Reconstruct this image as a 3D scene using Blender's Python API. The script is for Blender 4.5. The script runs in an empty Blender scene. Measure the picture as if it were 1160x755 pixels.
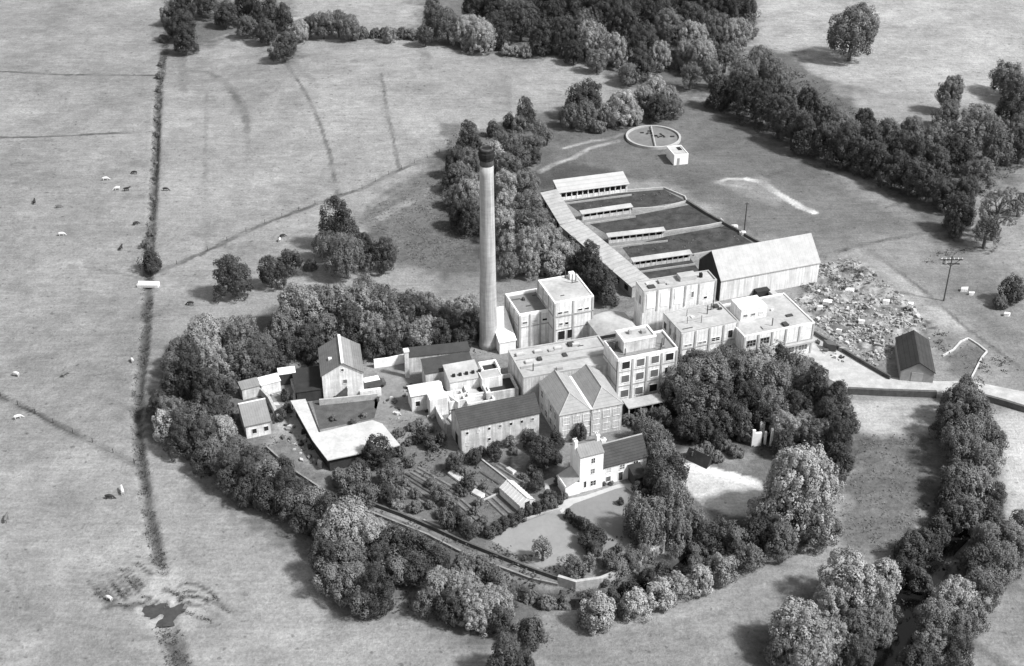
import bpy, math, random
import numpy as np
from math import radians as R, sin, cos, pi, hypot, atan2
random.seed(7); RNG = np.random.default_rng(7)
sc = bpy.context.scene
col = sc.collection
# ------------------------------------------------------------------ camera
FPX, PITCH, CH = 1500.0, R(32), 160.0
cam = bpy.data.objects.new('camera', bpy.data.cameras.new('camera')); col.objects.link(cam)
cam.location = (0, 0, CH); cam.rotation_euler = (R(90) - PITCH, 0, 0)
cam.data.sensor_width = 36; cam.data.lens = FPX / 1160 * 36
cam.data.clip_end = 20000; cam.data.clip_start = 1
sc.camera = cam
def at(p, z=0.0):
    """where the sight line through a point of the survey photograph meets height z"""
    u = 377.5 - p[1]
    d = (p[0] - 580, FPX * cos(PITCH) + u * sin(PITCH), -FPX * sin(PITCH) + u * cos(PITCH))
    t = (z - CH) / d[2]
    return (d[0] * t, d[1] * t)
def px_per_m(x, y, z=0.0):
    return FPX / (y * cos(PITCH) + (CH - z) * sin(PITCH))
# ------------------------------------------------------------------ light
SUN_AZ, SUN_EL = R(-22), R(49)
sd = (cos(SUN_AZ) * cos(SUN_EL), sin(SUN_AZ) * cos(SUN_EL), sin(SUN_EL))
sun = bpy.data.objects.new('sun', bpy.data.lights.new('sun', 'SUN')); col.objects.link(sun)
from mathutils import Vector
sun.rotation_euler = Vector(sd).to_track_quat('Z', 'Y').to_euler()
sun.data.energy = 3.6; sun.data.angle = R(6); sun.data.color = (1, 1, 1)
w = bpy.data.worlds.new('World'); sc.world = w; w.use_nodes = True
nt = w.node_tree; bg = nt.nodes['Background']
sky = nt.nodes.new('ShaderNodeTexSky'); sky.sky_type = 'NISHITA'; sky.sun_disc = False
sky.sun_elevation = SUN_EL; sky.sun_rotation = pi / 2 - SUN_AZ
bw = nt.nodes.new('ShaderNodeRGBToBW')
nt.links.new(sky.outputs[0], bw.inputs[0]); nt.links.new(bw.outputs[0], bg.inputs[0])
bg.inputs[1].default_value = 0.15
sc.view_settings.view_transform = 'Standard'; sc.view_settings.look = 'None'
sc.view_settings.gamma = 1; sc.view_settings.exposure = 0.70
sc.render.engine = 'CYCLES'
# ------------------------------------------------------------------ materials
def new_mat(name):
    m = bpy.data.materials.new(name); m.use_nodes = True
    return m, m.node_tree, m.node_tree.nodes['Principled BSDF']
def math_node(nt, op, a, b=None, c=None):
    n = nt.nodes.new('ShaderNodeMath'); n.operation = op
    for i, v in enumerate((a, b, c)):
        if v is None: continue
        if hasattr(v, 'is_linked') or hasattr(v, 'links'): nt.links.new(v, n.inputs[i])
        else: n.inputs[i].default_value = v
    return n.outputs[0]
def noise(nt, vec, scale, detail=4, rough=.6, stretch=None):
    n = nt.nodes.new('ShaderNodeTexNoise'); n.inputs['Scale'].default_value = scale
    n.inputs['Detail'].default_value = detail; n.inputs['Roughness'].default_value = rough
    if stretch:
        mp = nt.nodes.new('ShaderNodeMapping'); mp.inputs['Scale'].default_value = stretch
        nt.links.new(vec, mp.inputs[0]); vec = mp.outputs[0]
    nt.links.new(vec, n.inputs['Vector'])
    return n.outputs['Fac']
def M(name, base, var=.18, scale=.6, rough=.9, bump=.3, streak=0.0, fine=1.0, spec=.2):
    m, nt, b = new_mat(name)
    tc = nt.nodes.new('ShaderNodeTexCoord').outputs['Object']
    n1 = noise(nt, tc, scale); n2 = noise(nt, tc, scale * 6, 3)
    s = math_node(nt, 'MULTIPLY_ADD', math_node(nt, 'SUBTRACT', n1, .5), 3.0 * var, 1.0)
    s = math_node(nt, 'MULTIPLY', s, math_node(nt, 'MULTIPLY_ADD', math_node(nt, 'SUBTRACT', n2, .5), 1.6 * var * fine, 1.0))
    if streak:
        n3 = noise(nt, tc, 1.0, 4, .6, (2.2, 2.2, .12))
        s = math_node(nt, 'MULTIPLY', s, math_node(nt, 'MULTIPLY_ADD', math_node(nt, 'SUBTRACT', n3, .5), 3 * streak, 1.0))
    v = math_node(nt, 'MULTIPLY', s, base)
    v = math_node(nt, 'MINIMUM', math_node(nt, 'MAXIMUM', v, .004), .88)
    nt.links.new(v, b.inputs['Base Color'])
    b.inputs['Roughness'].default_value = rough; b.inputs['Specular IOR Level'].default_value = spec
    if bump:
        bn = nt.nodes.new('ShaderNodeBump'); bn.inputs['Strength'].default_value = bump; bn.inputs['Distance'].default_value = .1
        nt.links.new(n2, bn.inputs['Height']); nt.links.new(bn.outputs[0], b.inputs['Normal'])
    return m
def M_tiled(name, base, pitch, axis, var=.2, depth=.25):
    """roof covering with courses: bands across the slope, local axis 0/1/2"""
    m = M(name, base, var, .5, .9, 0)
    nt = m.node_tree; b = nt.nodes['Principled BSDF']
    tc = nt.nodes.new('ShaderNodeTexCoord').outputs['Object']
    sx = nt.nodes.new('ShaderNodeSeparateXYZ'); nt.links.new(tc, sx.inputs[0])
    w1 = math_node(nt, 'FRACT', math_node(nt, 'DIVIDE', sx.outputs[axis], pitch))
    dark = math_node(nt, 'MULTIPLY_ADD', math_node(nt, 'GREATER_THAN', w1, .2), depth, 1 - depth)
    old = b.inputs['Base Color'].links[0].from_socket
    nt.links.new(math_node(nt, 'MULTIPLY', old, dark), b.inputs['Base Color'])
    bn = nt.nodes.new('ShaderNodeBump'); bn.inputs['Strength'].default_value = .5; bn.inputs['Distance'].default_value = .08
    nt.links.new(w1, bn.inputs['Height']); nt.links.new(bn.outputs[0], b.inputs['Normal'])
    return m
MT = {
 'white': M('weathered white render', .67, .32, .55, .9, .2, .42),
 'whitewash': M('fresh whitewash', .80, .14, .6, .9, .1, .15),
 'white_felt': M('limewashed roof felt', .47, .3, .3, .95, .3, 0),
 'offwhite': M('stained pale render', .50, .35, .6, .9, .3, .5),
 'concrete': M('pale concrete', .38, .3, .25, .95, .3, 0),
 'concrete_dirty': M('dirty concrete', .34, .3, .35, .95, .4, .1),
 'flatroof': M('pale felt flat roof', .38, .34, .22, .95, .2, 0),
 'flatroof_grey': M('grey felt flat roof', .20, .35, .25, .95, .2, 0),
 'darkroof': M('dark slate roof', .055, .3, .4, .85, .3, 0),
 'tar': M('tarred and shade-dark surface', .035, .35, .5, .85, .3, 0),
 'slate': M_tiled('grey slate courses', .11, .45, 1, .25, .25),
 'slate_x': M_tiled('grey slate courses across', .17, .45, 0, .25, .25),
 'slate_light': M_tiled('light slate courses', .24, .5, 0, .2, .18),
 'slate_dark': M_tiled('dark slate courses', .06, .4, 1, .3, .3),
 'corrugated': M_tiled('pale corrugated sheet', .40, 1.05, 0, .2, .06),
 'corrugated_dark': M_tiled('dark corrugated sheet', .045, .9, 0, .3, .25),
 'asbestos': M_tiled('pale sheet roofing', .40, 1.6, 0, .3, .16),
 'asbestos_y': M_tiled('pale sheet roofing along', .42, 1.6, 1, .14, .12),
 'panel': M('pale cladding panel', .62, .2, .4, .9, .2, .45),
 'stone': M('rubble stone', .40, .35, 1.2, .95, .6, .1),
 'stone_dark': M('dark mossy and shade-toned stone', .10, .4, .8, .95, .6, .1),
 'brick': M('pale brick', .42, .1, .5, .9, .3, .14),
 'soot': M('soot', .02, .3, 1, .95, .3, 0),
 'glass': M('dark window glass', .025, .3, .7, .25, 0, 0, 1, .5),
 'glass_mid': M('dusty window glass', .14, .4, .8, .3, 0, 0, 1, .5),
 'glass_pale': M('whitened glass', .5, .25, 1.2, .3, 0, 0, 1, .5),
 'void': M('unlit opening black', .02, .3, 1, .9, .1, 0),  # near-black stands for the unlit dark of openings and under roofs
 'wood': M('tarred and shade-dark timber', .045, .35, .8, .9, .3, .2),
 'wood_pale': M('grey timber', .3, .25, 1, .9, .3, .1),
 'iron': M('rusty iron', .09, .3, 1, .7, .2, 0),
 'lead': M('white lead flashing', .75, .08, .5, .7, 0, 0),
 'hide_dark': M('dark hide', .03, .4, .6, .7, 0, 0),
 'hide_white': M('white hide', .62, .2, .6, .8, 0, 0),
 'hide_mid': M('brown hide', .13, .3, .6, .8, 0, 0),
 'bark': M('tree bark', .09, .35, 2, .95, .5, .2),
 'rubble': M('broken concrete', .5, .4, .9, .95, .5, 0),
 'earth': M('bare earth', .14, .35, .5, .95, .6, 0),
 'bed': M('wet sludge', .05, .8, .35, .8, .4, 0),
 'bed_grey': M('grey sludge', .17, .3, .3, .9, .2, 0),
 'wet_mud': M('wet mud', .055, .4, .8, .25, .1, 0, 1, .5),
 'coping': M('mossy coping', .22, .5, .8, .95, .3, 0),
 'road': M('chalky road surface', .40, .34, .5, .95, .2, 0),
 'yard': M('trodden yard', .20, .4, .3, .95, .4, 0),
 'path': M('pale path', .42, .15, .8, .95, .2, 0),
 'lawn': M('mown lawn', .20, .14, .2, .95, .4, 0),
 'lawn_pale': M('dry mown lawn', .25, .16, .2, .95, .4, 0),
 'soil': M('dug garden soil', .09, .45, .6, .95, .6, 0),
 'crop': M('vegetable leaves', .16, .5, 1.3, .9, .6, 0),
 'pale_ground': M('pale bare ground', .38, .13, .15, .95, .3, 0),
}
m, nt_, b_ = new_mat('river water'); b_.inputs['Base Color'].default_value = (.012, .012, .012, 1); b_.inputs['Roughness'].default_value = .12
_tc = nt_.nodes.new('ShaderNodeTexCoord').outputs['Object']
_bn = nt_.nodes.new('ShaderNodeBump'); _bn.inputs['Strength'].default_value = .25
nt_.links.new(noise(nt_, _tc, 2.0), _bn.inputs['Height']); nt_.links.new(_bn.outputs[0], b_.inputs['Normal'])
MT['water'] = m
def leaf_mat(name, base, spread=.25):
    m, nt, b = new_mat(name)
    a = nt.nodes.new('ShaderNodeAttribute'); a.attribute_name = 'tone'
    oi = nt.nodes.new('ShaderNodeObjectInfo')
    v = math_node(nt, 'MULTIPLY', a.outputs['Fac'], math_node(nt, 'MULTIPLY_ADD', oi.outputs['Random'], spread * 2, 1 - spread))
    v = math_node(nt, 'MULTIPLY', v, base)
    nt.links.new(v, b.inputs['Base Color'])
    b.inputs['Roughness'].default_value = .65; b.inputs['Specular IOR Level'].default_value = .25
    return m
LEAF = {'pale': leaf_mat('silvery leaves', .25, .2), 'mid': leaf_mat('green leaves', .125), 'dark': leaf_mat('dark leaves', .055),
        'rush': leaf_mat('rushes', .09), 'scrub': leaf_mat('undergrowth leaves', .06)}
# ------------------------------------------------------------------ mesh helpers
class MB:
    def __init__(s): s.v = []; s.f = []
    def add(s, vs, fs):
        o = len(s.v); s.v += [tuple(p) for p in vs]; s.f += [tuple(i + o for i in f) for f in fs]; return s
    def box(s, x0, x1, y0, y1, z0, z1):
        return s.add([(x0,y0,z0),(x1,y0,z0),(x1,y1,z0),(x0,y1,z0),(x0,y0,z1),(x1,y0,z1),(x1,y1,z1),(x0,y1,z1)],
                     [(3,2,1,0),(4,5,6,7),(0,1,5,4),(1,2,6,5),(2,3,7,6),(3,0,4,7)])
    def prism(s, poly, z0, z1):
        n = len(poly)
        A = sum(poly[i][0]*poly[(i+1)%n][1]-poly[(i+1)%n][0]*poly[i][1] for i in range(n))
        if A < 0: poly = poly[::-1]
        return s.add([(p[0],p[1],z0) for p in poly]+[(p[0],p[1],z1) for p in poly],
                     [tuple(range(n))[::-1], tuple(range(n,2*n))]+[(i,(i+1)%n,n+(i+1)%n,n+i) for i in range(n)])
    def ext(s, prof, a0, a1, axis):
        """profile (t,z) extruded from a0 to a1; axis 'x': the profile lies in y-z"""
        n = len(prof)
        q = (lambda a, p: (a, p[0], p[1])) if axis == 'x' else (lambda a, p: (p[0], a, p[1]))
        return s.add([q(a0,p) for p in prof]+[q(a1,p) for p in prof],
                     [tuple(range(n)), tuple(range(n,2*n))[::-1]]+[(i,n+i,n+(i+1)%n,(i+1)%n) for i in range(n)])
    def tube(s, p0, p1, r0, r1=None, n=8):
        r1 = r0 if r1 is None else r1
        d = Vector(p1) - Vector(p0); q = d.to_track_quat('Z', 'Y'); vs = []
        for P, r in ((p0, r0), (p1, r1)):
            for i in range(n):
                vs.append(tuple(Vector(P) + q @ Vector((r*cos(2*pi*i/n), r*sin(2*pi*i/n), 0))))
        return s.add(vs, [(i,(i+1)%n,n+(i+1)%n,n+i) for i in range(n)]+[tuple(range(n))[::-1], tuple(range(n,2*n))])
    def lathe(s, prof, n=32, c=(0,0)):
        vs = [(c[0]+r*cos(2*pi*i/n), c[1]+r*sin(2*pi*i/n), z) for r, z in prof for i in range(n)]
        fs = [(k*n+i, k*n+(i+1)%n, (k+1)*n+(i+1)%n, (k+1)*n+i) for k in range(len(prof)-1) for i in range(n)]
        fs += [tuple(range(n))[::-1], tuple(range((len(prof)-1)*n, len(prof)*n))]
        return s.add(vs, fs)
    def strip(s, pts, wd, z0, z1, closed=False):
        """wall or kerb of width wd along pts"""
        pts = [Vector(p[:2]) for p in pts]; n = len(pts); L = []; Rr = []
        for i, p in enumerate(pts):
            a = pts[(i-1) % n] if (i or closed) else p; b = pts[(i+1) % n] if (i < n-1 or closed) else p
            d1 = (p-a).normalized() if (p-a).length > 1e-6 else (b-p).normalized()
            d2 = (b-p).normalized() if (b-p).length > 1e-6 else d1
            m = (d1+d2).normalized(); nn = Vector((-m.y, m.x)); k = 1/max(.4, m.dot(d1))
            L.append(p+nn*wd/2*k); Rr.append(p-nn*wd/2*k)
        vs = [(q.x,q.y,z) for z in (z0,z1) for q in L]+[(q.x,q.y,z) for z in (z0,z1) for q in Rr]
        # L0:0..n-1  L1:n..2n-1  R0:2n..  R1:3n..
        fs = []
        for i in range(n if closed else n-1):
            j = (i+1) % n
            fs += [(n+i,3*n+i,3*n+j,n+j),(i,n+i,n+j,j),(2*n+i,2*n+j,3*n+j,3*n+i),(i,j,2*n+j,2*n+i)]
        if not closed: fs += [(0,2*n,3*n,n),(n-1,2*n-1,4*n-1,3*n-1)]
        return s.add(vs, fs)
    def build(s, name, mat, parent=None, smooth=False, label=None):
        me = bpy.data.meshes.new(name); me.from_pydata(s.v, [], s.f); me.materials.append(MT.get(mat, mat) if isinstance(mat, str) else mat)
        if smooth: me.polygons.foreach_set('use_smooth', [True]*len(me.polygons))
        me.update()
        o = bpy.data.objects.new(name, me); col.objects.link(o)
        if parent: o.parent = parent
        if label: o['label'] = label
        return o
def tag(o, label, cat, group=None, kind=None):
    if label: o['label'] = label
    if cat: o['category'] = cat
    if group: o['group'] = group
    if kind: o['kind'] = kind
    return o
def thing(name, label, cat, loc, rz=0, group=None):
    o = bpy.data.objects.new(name, None); col.objects.link(o); o.empty_display_size = .5
    o.location = (loc[0], loc[1], loc[2] if len(loc) > 2 else 0); o.rotation_euler = (0, 0, rz)
    return tag(o, label, cat, group)
def copy_tree(o, parent=None):
    c = o.copy(); col.objects.link(c); c.parent = parent
    for ch in list(o.children): copy_tree(ch, c)
    return c
# ------------------------------------------------------------------ ground relief
def seg_dist(X, Y, pts):
    D = np.full(X.shape, 1e9)
    for (x0,y0),(x1,y1) in zip(pts[:-1], pts[1:]):
        dx, dy = x1-x0, y1-y0; L = dx*dx+dy*dy+1e-9
        t = np.clip(((X-x0)*dx+(Y-y0)*dy)/L, 0, 1)
        D = np.minimum(D, np.hypot(X-x0-t*dx, Y-y0-t*dy))
    return D
def inside(X, Y, poly):
    r = np.zeros(X.shape, bool); n = len(poly)
    for i in range(n):
        (x0,y0),(x1,y1) = poly[i], poly[(i+1)%n]
        c = ((y0 > Y) != (y1 > Y)) & (X < (x1-x0)*(Y-y0)/((y1-y0) or 1e-9)+x0)
        r ^= c
    return r
def sdf(X, Y, poly):
    d = seg_dist(X, Y, poly+[poly[0]]); return np.where(inside(X, Y, poly), -d, d)
def sstep(d, a, b):
    t = np.clip((d-a)/(b-a), 0, 1); return t*t*(3-2*t)
W_ = lambda pts, z=0: [at(p, z) for p in pts]
DITCH = W_([(191,0),(187,50),(181,90),(178,130),(177,170),(174,220),(171,262),(168,300),(167,340),(163,400),(157,440),(155,480),(160,530),(168,580),(178,625),(184,648)])
DITCH2 = W_([(186,705),(196,728),(204,755),(215,800)])
RIVER = W_([(1112,560),(1090,585),(1062,612),(1042,650),(1030,690),(1000,735),(975,790)])
STREAM = W_([(880,604),(860,600),(838,604),(800,618),(772,640),(748,656),(715,668),(660,680),(634,680),(610,676),(588,670),(566,668)])
PONDS = [(at((175,690)), 2.2, 1.7), (at((197,691)), 1.3, 1.6)]
TIP = W_([(905,335),(930,300),(965,290),(1015,330),(1062,372),(1055,378),(1012,382),(1008,415),(960,392),(925,364),(890,345)])
FLATZ = W_([(250,400),(420,330),(560,170),(700,110),(860,150),(1000,260),(1160,380),(1160,500),(1000,500),(860,640),(640,700),(420,600),(250,520)])
def pond_d(X, Y):
    w_ = .22*np.sin(X*2.1+Y*1.3)+.15*np.sin(X*3.7-Y*2.9)
    return np.minimum.reduce([np.hypot((X-c[0])/a, (Y-c[1])/b)+w_ for c, a, b in PONDS])
ROUGH = [W_([(968,492),(1058,492),(1054,560),(1030,618),(960,634),(944,600),(962,540)]), W_([(410,240),(500,185),(540,205),(542,305),(480,305),(430,292)]), W_([(560,715),(700,700),(860,655),(960,620),(1000,640),(960,700),(860,720),(700,740),(600,760)])]
def relief(X, Y):
    X = np.asarray(X, float); Y = np.asarray(Y, float)
    u = (.55*np.sin(X*.045+.7)*np.cos(Y*.037)+.3*np.sin(X*.021-Y*.03+2)+.18*np.sin(X*.11+Y*.07)+.10*np.sin(X*.23-Y*.31))
    f = sstep(sdf(X, Y, FLATZ), 0, 25)*sstep(pond_d(X, Y), 2, 9)
    z = u*f
    for q, am in zip(ROUGH, (.17, .15, .07)):
        z = z+am*(1-sstep(sdf(X, Y, q), -2, 2))*(np.sin(X*2.3+1.3*np.sin(Y*1.1))*np.sin(Y*2.1+1.4*np.sin(X*.9))+.6*np.sin(X*1.1-Y*3.1))
    tip = 1-sstep(sdf(X, Y, TIP), -3, 1)
    z = z+tip*np.clip(.35+.45*np.sin(X*.55+Y*.3)*np.sin(Y*.42-X*.2)+.25*np.sin(X*1.3-Y*.9)+.15*np.sin(X*2.3+Y*2.1), -.25, 1.3)
    z = z-(.9+z)*(1-sstep(seg_dist(X, Y, DITCH), .2, 1.4))
    z = z-(.9+z)*(1-sstep(seg_dist(X, Y, DITCH2), .5, 2.4))
    z = z-(1.7+z)*(1-sstep(seg_dist(X, Y, RIVER), 2.0, 5.5))
    z = z-(1.7+z)*(1-sstep(seg_dist(X, Y, STREAM), .9, 2.6))
    z = z-(.9+z)*(1-sstep(pond_d(X, Y), .75, 1.35))
    return z
def gz(x, y): return float(relief(np.array([x]), np.array([y]))[0])
# ------------------------------------------------------------------ ground sheet
def axis_pts(lo, hi, step, far, k):
    c = list(np.arange(lo, hi+step/2, step)); a = [];
    d = step
    x = hi
    while x < far: d *= k; x += d; a.append(x)
    b = []; d = step; x = lo
    while x > -far: d *= k; x -= d; b.append(x)
    return np.array(b[::-1]+c+a)
gxs = axis_pts(-205, 205, .62, 6000, 1.25); gys = axis_pts(140, 520, .68, 9000, 1.25)
GX, GY = np.meshgrid(gxs, gys); GZ = relief(GX, GY)
alb = np.full(GX.shape, .205)
def vnoise(scale, seed):
    r = np.random.default_rng(seed); g = r.random((256, 256))*2-1
    u = (GX/scale) % 255; v = (GY/scale) % 255; i = np.floor(u).astype(int); j = np.floor(v).astype(int); fu = u-i; fv = v-j
    fu = fu*fu*(3-2*fu); fv = fv*fv*(3-2*fv); i2 = (i+1) % 256; j2 = (j+1) % 256
    return (g[i,j]*(1-fu)+g[i2,j]*fu)*(1-fv)+(g[i,j2]*(1-fu)+g[i2,j2]*fu)*fv
N1 = vnoise(1.5, 1); N2 = vnoise(5, 2); N3 = vnoise(14, 3)
def blend(mask, tone, op=1.0):
    global alb
    alb = alb*(1-mask*op)+tone*mask*op
def p_line(pts, half, tone, op=1, soft=.8):
    blend((1-sstep(seg_dist(GX, GY, W_(pts))+.35*half*N1+.2*N1+.25*N2, half, half+soft))*np.clip(.62+.55*N2+.25*N1, .1, 1), tone, op)
def p_poly(pts, tone, op=1, soft=1.0, wob=0.0):
    d = sdf(GX, GY, W_(pts))
    if wob: d = d+wob*(1.3*N1+2.2*N2+2.5*N3*min(1, soft/3))
    blend(1-sstep(d, -soft, soft), tone, op)
# broad tones of the fields
p_poly([(-700,-300),(190,-300),(184,120),(168,400),(170,560),(190,700),(210,900),(-700,900)], .200, 1, 2)
p_poly([(195,-100),(660,-60),(700,110),(640,120),(500,172),(375,222),(178,305)], .215, 1, 2)
p_poly([(320,-100),(520,-100),(480,40),(330,35)], .235, 1, 3)
p_poly([(860,-200),(1900,-200),(1500,100),(1100,120),(930,90),(860,50)], .26, 1, 4)
p_poly([(178,305),(375,222),(500,172),(540,190),(540,330),(420,330),(200,400)], .215, .7, 3, .6)
# rough ground and works surroundings
p_poly([(400,235),(500,180),(545,200),(545,310),(480,305),(430,300)], .115, .9, 4, 1.0)
p_poly([(600,160),(700,120),(800,110),(880,160),(985,230),(1060,262),(925,285),(860,270),(760,210),(700,195),(610,215)], .12, .95, 5, .8)
p_poly([(590,200),(640,180),(700,195),(625,225)], .07, .8, 3, .7)
p_poly([(800,180),(985,235),(1080,262),(1050,300),(925,275),(870,260)], .155, .7, 6, .8)
p_poly([(930,275),(1060,262),(1160,300),(1160,430),(1080,385),(960,290)], .19, .85, 4, .8)
p_poly([(1060,285),(1105,290),(1160,330),(1160,400),(1110,370)], .13, .55, 5, 1)
p_poly([(930,280),(965,282),(1078,372),(1068,400),(1010,385),(1012,430),(925,385),(880,345),(905,330)], .17, 1, 1.5, .4)
p_poly([(965,282),(1000,310),(1080,372),(1060,378),(1000,330),(935,300)], .27, .7, 2, .5)
p_poly([(500,410),(560,395),(700,380),(925,360),(925,400),(800,470),(770,520),(640,520),(500,515),(440,480),(300,470),(300,430)], .16, 1, 3, .5)
p_poly([(430,415),(462,412),(475,470),(440,475),(420,460)], .22, .9, 1.2, .3)
p_poly([(300,478),(345,470),(375,530),(400,545),(360,550),(300,505)], .30, .8, 1.5, .6)
p_poly([(365,500),(450,500),(560,520),(640,530),(635,572),(550,608),(470,590),(370,545)], .11, .9, 2, .5)
# rough meadow between the trees at lower right
p_poly([(968,490),(1060,492),(1056,560),(1030,620),(960,640),(940,600),(960,540)], .115, .95, 2, .6)
p_poly([(600,730),(700,705),(860,660),(960,620),(1030,640),(960,760),(600,800)], .185, .8, 4, .8)
p_poly([(1140,640),(1200,600),(1300,800),(1080,800),(1110,740)], .17, .8, 3, .6)
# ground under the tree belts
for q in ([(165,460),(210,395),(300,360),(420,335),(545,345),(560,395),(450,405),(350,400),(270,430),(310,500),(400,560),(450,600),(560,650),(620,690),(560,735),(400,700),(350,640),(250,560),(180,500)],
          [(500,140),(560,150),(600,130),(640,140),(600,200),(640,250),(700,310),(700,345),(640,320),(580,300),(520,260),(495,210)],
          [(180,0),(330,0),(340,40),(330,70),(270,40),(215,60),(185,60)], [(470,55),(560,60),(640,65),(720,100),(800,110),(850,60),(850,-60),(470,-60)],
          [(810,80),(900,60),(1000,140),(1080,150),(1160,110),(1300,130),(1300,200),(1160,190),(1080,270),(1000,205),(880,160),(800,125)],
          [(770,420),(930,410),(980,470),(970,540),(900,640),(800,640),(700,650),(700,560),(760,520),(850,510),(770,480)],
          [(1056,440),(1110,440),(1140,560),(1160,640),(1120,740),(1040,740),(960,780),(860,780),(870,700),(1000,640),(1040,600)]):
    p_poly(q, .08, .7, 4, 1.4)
# chalky patches
p_line([(814,207),(824,203),(838,203),(858,205)], .5, .5, .75, .9)
p_line([(818,209),(836,211),(850,214)], .3, .42, .6, .8)
p_line([(846,203),(864,207),(878,218),(898,229),(908,235),(922,241)], .75, .66, .95, .8)
p_poly([(812,206),(860,202),(900,228),(880,230),(830,214)], .27, .5, 1.6, .8)
p_poly([(770,526),(790,528),(830,536),(862,548),(880,560),(860,584),(826,584),(796,573),(772,548)], .40, 1, .5, .1)
p_line([(770,527),(800,531),(832,540),(856,548)], .9, .7, .8, .6)
p_poly([(962,454),(1066,456),(1066,492),(1000,492),(966,488)], .37, .9, 2.0, .4)
p_poly([(1124,470),(1180,462),(1300,500),(1300,640),(1150,610),(1136,560)], .36, .9, 1.5, .5)
p_line([(612,195),(628,186),(650,179),(668,168),(700,160)], .5, .42, .55, .9)
p_line([(640,168),(670,160),(690,158),(705,152)], .4, .40, .5, .8)
p_line([(745,128),(762,128)], .5, .5, .8)
# old trackway, hollow lines and cattle paths
p_line([(380,285),(425,250),(470,225),(510,200)], 1.4, .24, .7, 1.2)
p_line([(375,300),(420,262),(460,235)], .4, .08, .5, .7)
for pts, hw, tone, op in (
  ([(172,308),(200,298),(235,283),(300,253),(375,222),(410,212),(440,197),(500,172)], .55, .055, .85),
  ([(495,172),(505,170)], .5, .06, .8), ([(-20,436),(0,446),(60,478),(105,502),(155,527)], .5, .045, 1.0), ([(-80,82),(0,81),(90,84),(176,83)], .4, .05, 1.0), ([(-80,89),(0,88),(90,89)], .3, .13, .5),
  ([(-60,157),(0,157),(80,155),(165,152)], .5, .05, .95), ([(-60,164),(60,160)], .6, .14, .6), ([(-60,206),(60,204),(130,202)], 1.2, .155, .5),
  ([(210,78),(235,80),(250,88),(266,108),(278,130),(280,150)], .8, .10, .75), ([(280,150),(281,180)], .5, .15, .4), ([(262,100),(272,118),(280,138)], 1.4, .11, .45), ([(278,140),(300,136)], 1.0, .15, .4),
  ([(207,60),(206,82),(208,102)], 1.2, .12, .6), ([(322,70),(345,105),(362,140),(374,175),(382,218)], .4, .07, .85), ([(330,72),(345,85),(360,100)], .9, .13, .5),
  ([(432,85),(438,125),(446,160),(452,192)], .35, .07, .85), ([(433,105),(436,130)], 1.1, .14, .4), ([(482,62),(484,85)], 1.3, .10, .6), ([(560,65),(572,95),(578,120)], .7, .14, .4),
  ([(234,100),(233,180),(234,280)], .4, .14, .7), ([(300,185),(320,225),(332,240)], .35, .14, .4),
  ([(0,345),(20,349),(35,360),(80,395),(100,410),(150,413)], .3, .13, .45), ([(80,300),(130,308),(160,313)], .5, .10, .6), ([(75,265),(98,280)], .3, .13, .4),
  ([(90,300),(140,360),(158,370)], .35, .27, .35), ([(64,515),(85,545),(92,575),(105,610),(120,635),(135,648)], .35, .26, .5), ([(66,517),(88,547),(95,578),(109,613),(124,638)], .25, .12, .4),
  ([(5,630),(20,665),(33,695),(50,702),(110,712),(165,722),(185,722)], .35, .11, .5), ([(5,640),(14,662),(30,700),(100,717)], .3, .28, .3), ([(30,700),(60,735),(70,760)], .4, .12, .4),
  ([(925,292),(985,275),(1060,262),(1090,255)], .5, .06, .7), ([(868,200),(900,190),(915,186)], .5, .08, .6), ([(985,230),(1010,235)], .3, .09, .5),
  ([(1010,232),(1030,225)], .3, .09, .4), ([(0,5),(60,10),(120,22),(175,38)], .9, .165, .5),
  ([(560,740),(640,722),(720,705),(800,690),(900,650)], .8, .25, .35), ([(700,725),(760,712),(830,690)], .4, .12, .35), ([(960,520),(1000,505),(1050,500)], .4, .11, .3),
  ([(975,284),(1020,318),(1062,352),(1085,372)], 1.3, .34, .8), ([(985,284),(1040,324),(1090,368),(1160,420)], .35, .07, .75), ([(1010,314),(1060,352),(1105,390)], 1.0, .26, .5)):
    p_line(pts, hw, tone, op, max(.5, hw*.7))
_tm = 1-sstep(sdf(GX, GY, TIP), -1.5, 1.5)
N0 = vnoise(.8, 9); blend(_tm, .25, .9); alb = alb*(1+_tm*(.45*N0+.35*N1+.35*N2)); blend(_tm*sstep(N2+.5*N1, .25, .6), .07, .8)
p_poly([(1072,406),(1096,387),(1115,400),(1099,428),(1080,425)], .09, .7, 1.2, .5)
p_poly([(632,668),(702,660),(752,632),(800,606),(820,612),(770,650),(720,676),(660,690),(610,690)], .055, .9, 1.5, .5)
p_poly([(755,455),(930,450),(940,500),(880,520),(850,512),(800,500),(768,512),(740,490)], .04, .9, 2, .5)  # shade beneath the great tree clump painted into the ground tone
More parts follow.
